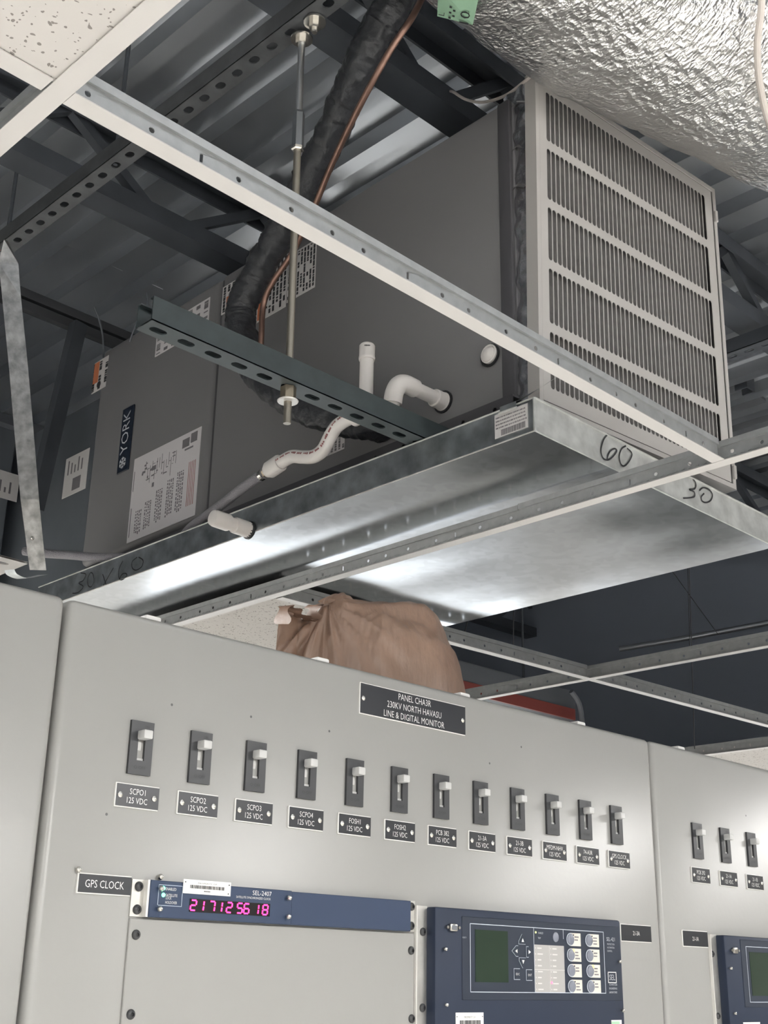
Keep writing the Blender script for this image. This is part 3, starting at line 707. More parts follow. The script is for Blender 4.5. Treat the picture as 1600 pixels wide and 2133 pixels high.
# ================================================================== PIPES
# insulated suction line
pts = [(905, -90, 1.40), (845, -20, 1.33), (792, 50, 1.31), (745, 150, 1.33), (690, 280, 1.40), (625, 405, 1.445), (572, 505, 1.47), (525, 590, 1.475), (500, 665, 1.475), (525, 760, 1.475), (600, 828, 1.48), (690, 868, 1.49), (770, 880, 1.51), (800, 880, 1.555)]
path = smooth_path([onX(x, y, X) for x, y, X in pts], 22)
mb = MB(); n = len(path)
rs = [.0335 + .0025 * noise.noise(V((i * .40, 0, 0))) + .0022 * noise.noise(V((i * .9, 5, 0))) for i in range(n)]
mb.tube(path, rs, 40)
for i, v in enumerate(mb.v): mb.v[i] = v + V((noise.noise(v * 42), noise.noise(v * 42 + V((9, 0, 0))), noise.noise(v * 42 + V((0, 9, 0))))) * .0045
for i, v in enumerate(mb.v): c0 = path[i // 40]; mb.v[i] = v + (v - c0).normalized() * .0050 * abs(noise.noise(V((i // 40 * .55, cos(i % 40 * pi / 20) * 1.3, sin(i % 40 * pi / 20) * 1.3))))
tag(mb.build('insulated_pipe', RUBBER, smooth=True, ang=80), 'thick black foam-insulated refrigerant pipe curving down the cabinet side', 'pipe')
pts = [(905, -60, 1.36), (862, 30, 1.29), (810, 110, 1.28), (742, 235, 1.31), (690, 345, 1.37), (655, 430, 1.405), (610, 525, 1.43), (570, 585, 1.44), (550, 630, 1.45), (545, 690, 1.45), (548, 760, 1.455), (600, 830, 1.48), (690, 880, 1.545)]
tag(MB().tube(smooth_path([onX(x, y, X) for x, y, X in pts], 8), .0066, 12).build('copper_pipe', COPPER, smooth=True), 'thin bare copper refrigerant pipe beside the black insulated pipe', 'pipe')

# condensate drain: trap, riser, wavy pipe, fitting and hose
XD = 1.43
hp = _uinv.inverted() @ uloc(925, 838)
el = onX(808, 812, XD); el.z = hp.z
dn = thing('condensate_drain', (XD, el.y, el.z), 'white condensate drain with capped riser, wavy pipe and braided hose', 'drain pipe')
R = .0133
ty = onX(762, 848, XD).y; tz = onX(762, 858, XD).z
bend = [hp + V((.01, 0, 0)), hp + V((-.05, 0, 0)), V((XD + .018, hp.y, hp.z)), V((XD + .004, hp.y + .005, hp.z - .001)), V((XD, hp.y + .02, hp.z - .003)), V((XD, ty - .03, tz + .003)), V((XD, ty, tz))]
MB().tube(bend[:3], R, 18).build('outlet_pipe', PVC, dn, world=True, smooth=True)
MB().tube(smooth_path([V((XD + .046, hp.y, hp.z)), V((XD + .020, hp.y, hp.z)), V((XD + .006, hp.y + .003, hp.z - .006)), V((XD, hp.y + .008, hp.z - .022)), V((XD, hp.y + .012, hp.z - .042))], 6), .0172, 18).build('elbow', PVC, dn, world=True, smooth=True)
MB().tube(smooth_path([V((XD, hp.y + .011, hp.z - .036)), V((XD, hp.y + .018, hp.z - .052)), V((XD, hp.y + .045, tz)), V((XD, ty, tz))], 5), R, 18).build('connecting_pipe', PVC, dn, world=True, smooth=True)
for t0, t1, r_ in ((-.028, -.004, .0172), (-.006, .003, .0185)):
    MB().lathe([(r_ - .001, t0), (r_, t0 + .001), (r_, t1 - .001), (r_ - .001, t1)], hp, XU, 20).build('pipe_collar', PVC, dn, world=True, smooth=True)
MB().lathe([(.0225, -.004), (.0225, .001)], hp, XU, 20).build('wall_grommet', BLACK, dn, world=True)
mb = MB()
for k in range(7): 
    if k % 3 != 2: mb.box(hp.x - .062 + k * .0045, hp.x - .059 + k * .0045, hp.y - .0045, hp.y - .003, hp.z + R - .0018, hp.z + R - .0004)
mb.build('pipe_print', INKR, dn, world=True)
MB().tube([V((XD, ty - .032, tz + .002)), V((XD, ty + .032, tz - .002))], .0172, 18).build('tee_fitting', PVC, dn, world=True, smooth=True)
topz = onX(762, 720, XD).z
MB().lathe([(.0172, 0), (.0172, .03), (R, .031), (R, topz - tz - .01)], (XD, ty, tz), ZU, 20).build('riser', PVC, dn, world=True, smooth=True)
cz = onX(762, 752, XD).z
MB().lathe([(.0152, 0), (.0158, .002), (.0158, .006), (.0152, .007), (.0152, topz - cz - .003), (.0130, topz - cz), (.010, topz - cz + .001)], (XD, ty, cz), ZU, 20).build('riser_cap', PVC, dn, world=True, smooth=True)
mb = MB(); cc = V((XD, ty, topz - .009)); vd = (V((0, 0, 0)) + V((-cc.x, -cc.y, 0))).normalized(); rt_ = V((-vd.y, vd.x, 0))
[mb.obox(cc + vd * .0156 + rt_ * (k * .0022 - .0044), rt_ * .0008, vd * .0002, ZU * (.0011 + .0003 * (k % 2))) for k in range(5)]; mb.build('cap_print', INK, dn, world=True, recalc=False)
wv = [(752, 862), (726, 872), (702, 888), (687, 911), (673, 937), (653, 951), (629, 952), (609, 951), (589, 961), (566, 976)]
wp = smooth_path([onX(x, y, XD) for x, y in wv], 7)
MB().tube(wp, R, 18).build('wavy_pipe', PVC, dn, world=True, smooth=True)
mb = MB(); vn = V((-.80, -.50, .12)).normalized()
for i in range(5, len(wp) - 6):
    if i % 4 == 3: continue
    d = (wp[i + 1] - wp[i]).normalized(); nn = (vn - d * vn.dot(d)).normalized(); t_ = d.cross(nn)
    mb.obox(wp[i] + nn * (R + .0001), d * .0016, t_ * random.uniform(.0010, .0022), nn * .0003)
mb.build('red_pipe_print', PVCRED, dn, world=True)
d0 = (wp[-1] - wp[-4]).normalized()
MB().lathe([(.0165, -.028), (.0175, -.026), (.0175, .006), (.014, .012), (.012, .016)], wp[-1], d0, 20).build('hose_coupling', PVC, dn, world=True, smooth=True)
MB().lathe([(.0085, .010), (.0105, .012), (.0105, .022), (.0075, .024)], wp[-1], d0, 6).build('brass_nipple', BRASS, dn, world=True)
MB().lathe([(.0108, .026), (.0112, .027), (.0112, .034), (.0108, .035)], wp[-1], d0, 16).build('hose_clamp', SCREW, dn, world=True)
h0 = wp[-1] + d0 * .020
hz = [h0] + [onX(x, y, X) for x, y, X in ((505, 1017, 1.445), (470, 1045, 1.463), (430, 1075, 1.472), (390, 1107, 1.478))] + [V((1.48, 2.18, PZ + .03)), V((1.48, 2.40, PZ + .055)), onX(262, 1163, 1.475), onX(200, 1161, 1.45), onX(140, 1156, 1.42), onX(95, 1153, 1.39), onX(50, 1148, 1.36)]
MB().tube(smooth_path(hz, 10), .0105, 16).build('braided_hose', HOSE, dn, world=True, smooth=True)

# ================================================================== FOIL DUCT
cpts = [(.55, .78, 2.02), (.85, .90, 1.87), (1.05, .955, 1.78), (1.24, .963, 1.745), (1.52, .960, 1.742), (1.68, .925, 1.744), (1.87, .883, 1.744), (2.13, .812, 1.742), (2.6, .66, 1.74), (3.3, .40, 1.74)]
path = smooth_path([(x, y, z + CZ) for x, y, z in cpts], 34)
mb = MB(); mb.tube(path, .25, 150, cap=False)
for i, v in enumerate(mb.v):
    ringi = i // 150; c0 = path[ringi]; n_ = (v - c0).normalized()
    a = noise.noise(V((v.x * 7, v.y * 5, v.z * 5))) * .010 + abs(noise.noise(V((v.x * 30, v.y * 11, v.z * 11)))) * .0055 + noise.noise(V((v.x * 60 + v.y * 14, v.y * 30, v.z * 30))) * .0020
    mb.v[i] = v + n_ * a
fd = thing('foil_duct', path[0], 'crinkled silver foil-wrapped round duct across the top right', 'duct')
mb.build('foil_wrap', FOIL, fd, world=True, smooth=True, ang=70, recalc=False)
# green tag taped on the duct
def on_duct(px, py):
    d = ray(px, py).normalized(); best = None
    for k in range(200, 900):
        p = CAM + d * (k * .004)
        dist = min((p - c0).length for c0 in path[::6])
        if dist < .262: return p
    return CAM + d * 2
cor = [on_duct(x, y) for x, y in ((918, -45), (1003, -25), (989, 38), (915, 20))]
nrm = (cor[1] - cor[0]).cross(cor[3] - cor[0]).normalized()
if nrm.dot(CAM - cor[0]) < 0: nrm = -nrm
cor = [c0 + nrm * .012 for c0 in cor]
mb = MB(); mb.add(cor + [c0 - nrm * .001 for c0 in cor], [(0, 1, 2, 3), (7, 6, 5, 4), (0, 4, 5, 1), (1, 5, 6, 2), (2, 6, 7, 3), (3, 7, 4, 0)])
gt = mb.build('green_tag', GREENT, fd, world=True)
bil = lambda s, t: (cor[0] * (1 - s) + cor[1] * s) * (1 - t) + (cor[3] * (1 - s) + cor[2] * s) * t + nrm * .004
mb = MB(); uu = (bil(.5, 0) - bil(.5, 1)).normalized(); ww = -(bil(1, .5) - bil(0, .5)).normalized()
Hh = (cor[0] - cor[3]).length; Ww = (cor[1] - cor[0]).length
write(mb, '10', bil(.76, .74), uu, ww, Hh * .36, Ww * .26); [mb.ribbon([bil(.36 + .10 * (k % 2), .48 + .09 * k), bil(.36 + .10 * (k % 2), .54 + .09 * k)], nrm, Ww * .06) for k in range(5)]; write(mb, 'L', bil(.13, .80), uu, ww, Hh * .10, Ww * .16)
mb.build('tag_lettering', INK, fd, world=True, recalc=False)
# cables near the duct
tag(MB().tube(smooth_path([on_duct(x, y) - ray(x, y).normalized() * .02 for x, y in ((1588, -60), (1586, 20), (1578, 90), (1581, 160), (1592, 220), (1604, 262), (1625, 330))], 8), .0062, 10).build('white_cable', CABLE, smooth=True), 'cream cable hanging in front of the foil duct at the right edge', 'cable')
cp = [(1118, 150, 1.17), (1090, 172, 1.22), (1060, 195, 1.28), (1030, 208, 1.34), (1000, 213, 1.40), (970, 207, 1.44), (945, 192, 1.47), (938, 190, 1.50)]
tag(MB().tube(smooth_path([onY(x, y, Y) for x, y, Y in cp], 8), .0032, 8).build('thin_cable', CABLE, smooth=True), 'thin pale cable sagging from the grille corner to the joist', 'cable')

# ================================================================== CONTROL PANELS
YP = 1.293; ZT = .427 + CZ
def pp(px, py, Y=YP): return onY(px, py, Y)
XS1, XS2 = .7385, 1.978
def panel(name, x0, x1, label):
    t = thing(name, ((x0 + x1) / 2, YP, 0), label, 'control panel', 'grey steel control panels in a row')
    h = (x1 - x0) / 2
    MB().rbox(-h + .0022, h - .0022, 0, .05, .03, ZT, .010, 3).build('front_sheet', PANEL, t, smooth=True)
    MB().box(-h + .004, h - .004, .051, .62, .03, ZT - .012).build('cabinet_body', PANEL, t)
    MB().box(-h + .01, h - .01, .03, .6, 0, .03).build('plinth', BLACK, t)
    return t
p0 = panel('relay_cabinet', XS1 - 1.24, XS1, 'plain grey steel panel at the left edge')
p1 = panel('relay_cabinet', XS1, XS2, 'grey steel panel in the middle with twelve switches and the blue clock')
p2 = panel('relay_cabinet', XS2, XS2 + 1.24, 'grey steel panel at the right edge with three switches')
for k, xx in enumerate((-.6, .64, 1.88, 3.12, 4.36, 5.6)):  # unseen row added to darken the near part of the pan reflection
    t = thing('added_rear_cabinet', (xx, 3.2, 0), 'unseen low white cabinet added behind the panels to shape the pan reflection, number %s from the left' % ('one', 'two', 'three', 'four', 'five', 'six')[k], 'cabinet', 'unseen cabinets added for the pan reflection')
    RCW = mat('added_cabinet_white', (.74, .73, .70), .4)  # white so the added row bounces light up to the tile
    MB().rbox(-.615, .615, 0, .45, .03, 1.80, .008, 2).build('cabinet_body', RCW, t, smooth=True); MB().box(-.6, .6, .02, .43, 0, .03).build('plinth', BLACK, t)
    MB().rbox(-.56, .56, -.012, 0, .10, 1.75, .004, 1).build('cabinet_door', RCW, t); MB().rbox(.48, .50, -.045, -.012, 1.0, 1.14, .004, 1).build('door_handle', BLACK, t)
def nub(par, px):
    c0 = pp(px, 1213 + .2405 * px)
    MB().rbox(c0.x - .012, c0.x + .012, YP + .012, YP + .034, ZT - .001, ZT + .007, .003, 2).build('top_clip', mat('clip_white', (.85, .84, .82), .4), par, world=True, smooth=True)
nub(p1, 332); nub(p1, 686); nub(p1, 982); nub(p1, 1224); nub(p2, 1432)
# small paint chips / screw holes on the face
mb = MB()
for x, y in ((523, 1493), (686, 1523), (222, 1696), (1086, 1556), (358, 1468), (1020, 1590)):
    c0 = pp(x, y); mb.lathe([(.0018, 0), (.0018, .0003)], (c0.x, YP + .0002, c0.z), -YU, 8)
mb.build('paint_chips', mat('chip_grey', (.12, .12, .12), .6), p1, world=True)
c0 = pp(1554, 1699); MB().lathe([(.0018, 0), (.0018, .0003)], (c0.x, YP + .0002, c0.z), -YU, 8).build('paint_chip', MATS['chip_grey'], p2, world=True)

# ---- toggle switches
def make_switch():
    t = thing('toggle_switch', (0, 0, 0), 'x', 'switch', 'black toggle breakers on the grey panels')
    HW, HH = .0165, .0325; SWX, SZ0, SZ1 = .0052, -.0155, .0205
    mb = MB(); mb.cell((0, -.004, 0), XU, ZU, (0, .004, 0), -HW, HW, -HH, HH, [(-SWX, SZ0), (SWX, SZ0), (SWX, SZ1), (-SWX, SZ1)])
    mb.box(-HW, HW, -.0038, 0, -HH, -HH + .0002).box(-HW, HW, -.0038, 0, HH - .0002, HH).box(-HW, -HW + .0002, -.0038, 0, -HH, HH).box(HW - .0002, HW, -.0038, 0, -HH, HH)
    f_ = mb.build('escutcheon', SWITCH, t)
    mb = MB(); write(mb, 'ON', (.006, -.00425, HH - .0065), XU, ZU, .0065, .0034); write(mb, 'O OFF', (0, -.00425, -HH + .0085), XU, ZU, .017, .0038)
    mb.build('moulded_lettering', BLACK, f_, recalc=False)
    mb = MB(); n = 8                                    # curved slot floor the lever rides on
    vs = []
    for i in range(n + 1):
        a = i / n; z = SZ0 + (SZ1 - SZ0) * a; y = .006 - .0068 * sin(pi * a)
        vs += [(-SWX, y, z), (SWX * .35, y, z)]
    mb.add(vs, [(2 * i, 2 * i + 1, 2 * i + 3, 2 * i + 2) for i in range(n)])
    mb.box(-SWX, SWX, -.0015, .004, SZ0, SZ0 + .003); mb.build('rocker_slide', LEVER, t, recalc=False)
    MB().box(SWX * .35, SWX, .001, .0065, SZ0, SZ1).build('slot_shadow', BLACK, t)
    l = MB().rbox(-.0066, .0066, -.018, -.001, .0098, .0205, .0016, 2).build('lever', LEVER, t, smooth=True)
    return t
def make_plate(x, z, w, h, lines, label, Y=YP, screws=True, group='engraved nameplates on the grey panels', lh=.0075, lw=None):
    t = thing('nameplate', (x, Y, z), label, 'nameplate', group)
    MB().box(-w / 2, w / 2, -.0022, 0, -h / 2, h / 2).build('white_core', PLEDGE, t)
    MB().box(-w / 2 + .0014, w / 2, -.0027, -.0023, -h / 2 + .0012, h / 2 - .0012).build('black_face', PLATE, t)
    mb = MB(); n = len(lines)
    for i, s_ in enumerate(lines):
        if not s_: continue
        ar = glyphs(s_)[2]; zz = (n - 1) / 2 * lh * 1.5 - i * lh * 1.5; wd_ = min(w * .80, lh * ar * .80)
        write(mb, s_, (0, -.0029, zz), XU, ZU, wd_, lh)
    if mb.v: mb.build('engraved_lettering', ENGR, t, recalc=False)
    if screws:
        for s_ in (-1, 1):
            sc = MB().lathe([(.0036, 0), (.0036, .0008), (.0022, .0020), (.0006, .0023)], (s_ * (w / 2 - .0068), -.0027, 0), -YU, 12).build('plate_screw', SCREW, t, smooth=True)
    return t
sw0 = make_switch()
swx0, swx1 = pp(291, 1554).x, pp(1282, 1722).x; swz = (pp(291, 1554).z + pp(1282, 1722).z) / 2
npx0, npx1 = pp(284, 1654).x, pp(1288, 1795).x; npz = (pp(284, 1654).z + pp(1288, 1795).z) / 2
names = ['SCPO1', 'SCPO2', 'SCPO3', 'SCPO4', 'FOSH1', 'FOSH2', 'PCB 382', '21-3A', '21-3B', 'MFDM-NHV', '74-A3R', 'GPS CLOCK']
for i, nm in enumerate(names):
    s_ = sw0 if i == 0 else copy_tree(sw0)
    s_.location = (swx0 + (swx1 - swx0) * i / 11, YP, swz)
    s_['label'] = 'black toggle switch directly above the %s 125 VDC plate' % nm + (' on the middle panel' if '21' in nm else '')
    make_plate(npx0 + (npx1 - npx0) * i / 11, npz, .0625, .0285, [nm, '125 VDC'], 'black nameplate engraved %s 125 VDC under its switch' % nm + (', middle panel' if '21' in nm else ''), lh=.0070)
rx = [pp(1451, 1752), pp(1509, 1761), pp(1564, 1771)]; rn = [pp(1458, 1823), pp(1516, 1831), pp(1571, 1838)]
od = ['leftmost', 'middle', 'rightmost']
for i in range(3):
    s_ = copy_tree(sw0); x = rx[0].x + (rx[2].x - rx[0].x) * i / 2; s_.location = (x, YP, rx[1].z)
    s_['label'] = '%s of the three toggle switches on the right-hand panel' % od[i]
    make_plate(rn[0].x + (rn[2].x - rn[0].x) * i / 2, rn[1].z, .0625, .0285, [('PCB 292', '21-1A', '21-1B')[i], '125 VDC'], '%s of the three nameplates on the right-hand panel' % od[i], lh=.0070)
# big title plate
a_, b_ = pp(748, 1421), pp(967, 1526); c_, d_ = pp(967, 1472), pp(748, 1494)
make_plate((a_.x + b_.x) / 2, (a_.z + c_.z + b_.z + d_.z) / 4, b_.x - a_.x, (a_.z - d_.z + c_.z - b_.z) / 2, ['PANEL CHA3R', '230KV NORTH HAVASU', 'LINE & DIGITAL MONITOR'], 'large black title plate reading PANEL CHA3R 230KV NORTH HAVASU', lh=.0096)
a_, d_ = pp(161, 1819), pp(158, 1862); c_ = pp(272, 1829)
make_plate((a_.x + c_.x) / 2, (a_.z + d_.z) / 2 + .001, c_.x - a_.x, a_.z - d_.z, ['GPS CLOCK'], 'black adhesive plate reading GPS CLOCK left of the blue clock', screws=False, lh=.0085)
# 21-3A plates beside the relays
for (xa, ya, xb, yb_, tx, lb) in ((1290, 1926, 1355, 1962, '21-3A', 'grey-black plate just right of the large blue relay'), (1419, 1941, 1473, 1970, '21-1A', 'grey-black plate left of the relay on the right-hand panel')):
    a_, b_ = pp(xa, ya), pp(xb, yb_); c_ = pp(xb, ya + (xb - xa) * .06)
    make_plate((a_.x + b_.x) / 2, (a_.z + b_.z) / 2, b_.x - a_.x, .0285, ['', tx, ''][1:2], lb, screws=False, lh=.007)

# ---- clock
def button_screw(par, x, y, z, r=.0058, mt=STEELB):
    o = MB().lathe([(r, 0), (r, .0008), (r * .92, .0019), (r * .68, .0031), (r * .40, .0036), (r * .38, .0018)], (x, y, z), -YU, 16).build('button_screw', mt, par, smooth=True, world=False)
    return o
def pan_screw(par, x, y, z, r=.0040):
    MB().lathe([(r * .45, 0), (r * .45, .004)], (x, y, z), -YU, 10).build('screw_shank', SCREW, par)
    return MB().lathe([(r, .003), (r, .0042), (r * .75, .0060), (r * .2, .0066)], (x, y, z), -YU, 14).build('pan_screw', SCREW, par, smooth=True)
cx0, cx1 = pp(274, 1830).x, pp(862, 1880).x; cz1 = .1065 + CZ; cz0 = .0645 + CZ
CBLUE = mat('clock_blue', (.033, .052, .100), .45, spec=.35)
ck = thing('satellite_clock', (cx0, YP, cz0), 'blue rack-mount satellite clock with glowing magenta digits', 'clock')
Wc, Hc = cx1 - cx0, cz1 - cz0; YC = -.010
fx0 = pp(305, 1832).x - cx0; fx1 = pp(597, 1860).x - cx0; fx2 = pp(846, 1880).x - cx0
MB().box(0, fx0 - .002, -.0025, 0, 0, Hc).build('rack_ear', ALU, ck)
MB().box(fx0 - .004, fx0 - .001, YC, -.0025, 0, Hc).build('ear_bend', mat('ear_edge', (.75, .73, .69), .4), ck)
MB().box(fx2, Wc, -.0025, 0, 0, Hc).build('rack_ear', ALU, ck)
MB().rbox(fx0 - .001, fx1, YC - .0015, -.0005, .0, Hc, .0008, 1).build('clock_face', CBLUE, ck)
MB().rbox(fx1 + .0004, fx2, YC, -.0005, .0, Hc - .0008, .0008, 1).build('blank_face', CBLUE, ck)
for zz in (.008, Hc - .008): button_screw(ck, .0095, -.0025, zz); button_screw(ck, Wc - .0075, -.0025, zz)
YF = YC - .0015
for x in (fx0 + .012, fx1 - .008):
    for zz in (.0095, Hc - .0095): pan_screw(ck, x, YF, zz, .0034)
cl = lambda px, py: V((pp(px, py, YP + YF).x - cx0, 0, pp(px, py, YP + YF).z - cz0))
# LED window with seven-segment digits
w0, w1 = cl(397, 1869), cl(559, 1902)
wz0, wz1 = cl(480, 1906).z, cl(480, 1874).z
MB().box(w0.x - .001, w1.x + .002, YF - .0006, YF - .0001, wz0 + .001, wz1 - .002).build('display_window', mat('display_dark', (.012, .010, .012), .15), ck)
SEG = {'0': 'abcdef', '1': 'bc', '2': 'abged', '3': 'abgcd', '4': 'fgbc', '5': 'afgcd', '6': 'afgedc', '7': 'abc', '8': 'abcdefg', '9': 'abcdfg'}
def digit(par, chx, x, z, w, h):
    k = .10                                                # slant
    P = {'tl': (k * h, h), 'tr': (w + k * h, h), 'ml': (k * h / 2, h / 2), 'mr': (w + k * h / 2, h / 2), 'bl': (0, 0), 'br': (w, 0)}
    E_ = dict(a=('tl', 'tr'), b=('tr', 'mr'), c=('mr', 'br'), d=('bl', 'br'), e=('ml', 'bl'), f=('tl', 'ml'), g=('ml', 'mr'))
    mb = MB()
    for s_ in SEG[chx]:
        a, b = [V((x + P[q][0], YF - .0009, z + P[q][1])) for q in E_[s_]]; d = (b - a) * .10
        mb.obox((a + b) / 2, (b - a) / 2 - d, YU * .0003, (b - a).normalized().cross(YU) * .00095)
    return mb.build('digit', LEDM, par)
dpx = [(395, '2'), (422, '1'), (434, '7'), (460, '1'), (470, '2'), (492, '5'), (506, '6'), (536, '1'), (545, '8')]
for x, s_ in dpx:
    q = cl(x + 1, 1880 + (x - 396) * .06); dh = wz1 - wz0
    digit(ck, s_, q.x - (.0080 if s_ == '1' else 0), wz0 + dh * .16, .0080, dh * .64)
# status box with green lamps
s0, s1 = cl(331, 1840), cl(378, 1890)
def outline(par, x0, x1, z0, z1, y, w, name, mt):
    mb = MB(); mb.box(x0, x1, y - .0002, y, z1 - w, z1).box(x0, x1, y - .0002, y, z0, z0 + w).box(x0, x0 + w, y - .0002, y, z0, z1).box(x1 - w, x1, y - .0002, y, z0, z1)
    return mb.build(name, mt, par)
LINE = mat('print_pale_blue', (.45, .52, .62), .5)
outline(ck, s0.x, s1.x, s1.z + .0005, s0.z - .001, YF - .0001, .0007, 'status_outline', LINE)
for yy, nm in ((1850, 'a'), (1864, 'b')):
    q = cl(338, yy); MB().lathe([(.0026, 0), (.0024, .0008), (.0012, .0014)], (q.x + .0015, YF, q.z), -YU, 12).build('status_lamp', LEDG, ck, smooth=True)
mb = MB()
for tx, x, yy, w_ in (('ENABLED', 354, 1852, .0155), ('SATELLITE', 355, 1865, .017), ('LOCK', 349, 1870.5, .008), ('HOLDOVER', 354, 1880, .017)):
    q = cl(x, yy); write(mb, tx, (q.x + .0015, YF - .0003, q.z), XU, ZU, w_, .0032)
q = cl(546, 1861); write(mb, 'SEL-2407', (q.x, YF - .0003, q.z), XU, ZU, .031, .0055)
q = cl(527, 1869); write(mb, 'SATELLITE SYNCHRONIZED CLOCK', (q.x + .001, YF - .0003, q.z - .0008), XU, ZU, .056, .0026)
mb.build('face_print', ENGR, ck, recalc=False)
def asset_tag(par, c, w, h, name='asset_tag'):
    o = MB().box(c.x - w / 2, c.x + w / 2, c.y - .0008, c.y - .0002, c.z - h / 2, c.z + h / 2).build(name, mat('tag_white', (.82, .81, .78), .45), par)
    mb = MB(); write(mb, 'PROPERTY OF', (c.x, c.y - .001, c.z + h * .27), XU, ZU, w * .40, h * .10)
    x = c.x - w * .36
    while x < c.x + w * .36:
        b_ = random.uniform(.0004, .0016); mb.box(x, x + b_, c.y - .0011, c.y - .0009, c.z - h * .12, c.z + h * .12); x += b_ + random.uniform(.0004, .0011)
    for k in range(5): mb.box(c.x - w * .065 + k * w * .027, c.x - w * .048 + k * w * .027, c.y - .0011, c.y - .0009, c.z - h * .32, c.z - h * .24)
    for dx, dz in ((-.46, .30), (.46, .30), (.45, -.34)): mb.lathe([(.0009, 0), (.0009, .0002)], (c.x + dx * w, c.y - .0009, c.z + dz * h), -YU, 8)
    mb.build('tag_print', INK, o, recalc=False)
    return o
q0, q1 = cl(381, 1833), cl(478, 1868)
asset_tag(ck, V(((q0.x + q1.x) / 2, YF - .001, (q0.z + q1.z) / 2 + .0008)), q1.x - q0.x, .0165)
# two small pan screws on the panel face around the clock
for x, y in ((331, 1827), (160, 1812)):
    q = pp(x, y); t = thing('panel_screw', (q.x, YP, q.z), 'small nickel screw on the panel %s' % ('above the clock face' if x > 300 else 'above the GPS CLOCK plate'), 'screw'); pan_screw(t, 0, 0, 0, .0036)
# ---- grey blank plate below the clock
bx0, bx1 = pp(268, 1912).x, pp(860, 1950).x
bl = thing('blank_plate', (bx0, YP, .0635 + CZ - .40), 'flat grey blank rack plate under the blue clock', 'blank plate')
MB().rbox(0, bx1 - bx0, -.003, 0, 0, .399, .0008, 1).build('plate', PANEL, bl)
for x, y in ((283, 1947), (272, 2113), (856, 1980), (857, 2122)):
    q = pp(x, y, YP - .003); button_screw(bl, q.x - bx0, -.003, q.z - bl.location.z)

# ---- protective relays
def relay(name, ex0, label, full=True, zt=None):
    dR = .0205; YR = -dR
    t = thing(name, (ex0, YP, zt - .31), label, 'relay', 'blue protective relays')
    H = .31; Wd = .4826; fx = .0235
    mb = MB(); MB().box(0, fx, -.0035, 0, 0, H).build('rack_ear', ALU, t); MB().box(Wd - .008, Wd, -.0035, 0, 0, H - .004).build('rack_ear', ALU, t)
    MB().box(-.0008, .0006, -.006, 0, 0, H).build('ear_edge_strip', MATS['ear_edge'], t)
    MB().rbox(fx - .001, Wd - .004, YR, -.0005, 0, H - .001, .0035, 2).build('relay_body', BLUE, t, smooth=True)
    return t, YR, H
z_r = .1008 + CZ
ex = pp(863, 1885).x
rl, YR, HR = relay('protective_relay', ex, 'large blue relay on the middle panel with green LCD screen', zt=z_r)
OR = V((ex, YP, z_r - HR))
rq = lambda px, py: pp(px, py, YP + YR) - OR
for x, y in ((877, 1941), (876, 2099)): q = pp(x, y) - OR; button_screw(rl, q.x, -.0035, q.z)
for x, y in ((924, 1977), (926, 2093), (1287, 2003), (1294, 2105)): q = rq(x, y); pan_screw(rl, q.x, YR, q.z, .0030)
# serial port
q = rq(940.5, 1932)
o = MB().rbox(q.x - .008, q.x + .008, YR - .006, YR, q.z - .0055, q.z + .0055, .002, 2).build('serial_port', SCREW, rl, smooth=True)
MB().rbox(q.x - .006, q.x + .006, YR - .0066, YR - .005, q.z - .0035, q.z + .0035, .001, 1).build('port_insert', GREYM, o)
for s_ in (-1, 1): MB().lathe([(.0024, 0), (.0024, .005)], (q.x + s_ * .0125, YR, q.z), -YU, 6).build('jack_screw', SCREW, o)
def rrect(px0, py0, px1, py1, grow=0):                   # picture corners (top-left, bottom-right) -> x0, x1, z0, z1 on the relay face
    a, b = rq(px0, py0), rq(px1, py1); return a.x - grow, b.x + grow, b.z - grow, a.z + grow
a, b, c_, d_ = rq(961, 1904), rq(1288, 1935), rq(1296, 2090), rq(963, 2076)
ox0, ox1, oz0, oz1 = (a.x + d_.x) / 2, (b.x + c_.x) / 2, (c_.z + d_.z) / 2, (a.z + b.z) / 2
MB().rbox(ox0, ox1, YR - .0012, YR + .0005, oz0, oz1, .0006, 1).build('overlay', BLUE2, rl)
YO = YR - .0012
a, b, c_, d_ = rq(976, 1919.5), rq(1255, 1944), rq(1262, 2074), rq(980, 2062)
ix0, ix1, iz0, iz1 = (a.x + d_.x) / 2, (b.x + c_.x) / 2, (c_.z + d_.z) / 2, (a.z + b.z) / 2
outline(rl, ix0, ix1, iz0, iz1, YO - .0001, .0010, 'white_outline', mat('outline_pale', (.55, .60, .66), .5))
gx0, gx1 = rq(1110, 1940).x, rq(1174, 2000).x
MB().box(gx0, gx0 + .0008, YO - .0003, YO - .0001, iz0, iz1).build('divider_line', MATS['outline_pale'], rl); MB().box(gx1 - .0008, gx1, YO - .0003, YO - .0001, iz0 + .08, iz1).build('divider_line', MATS['outline_pale'], rl)
a, b, c_, d_ = rq(986.7, 1935), rq(1055.6, 1941), rq(1058, 2048), rq(990.6, 2044)
sx0, sx1, sz0, sz1 = (a.x + d_.x) / 2, (b.x + c_.x) / 2, (c_.z + d_.z) / 2, (a.z + b.z) / 2
MB().box(sx0, sx1, YO - .0006, YO - .0001, sz0, sz1).build('lcd_screen', SCREEN, rl)
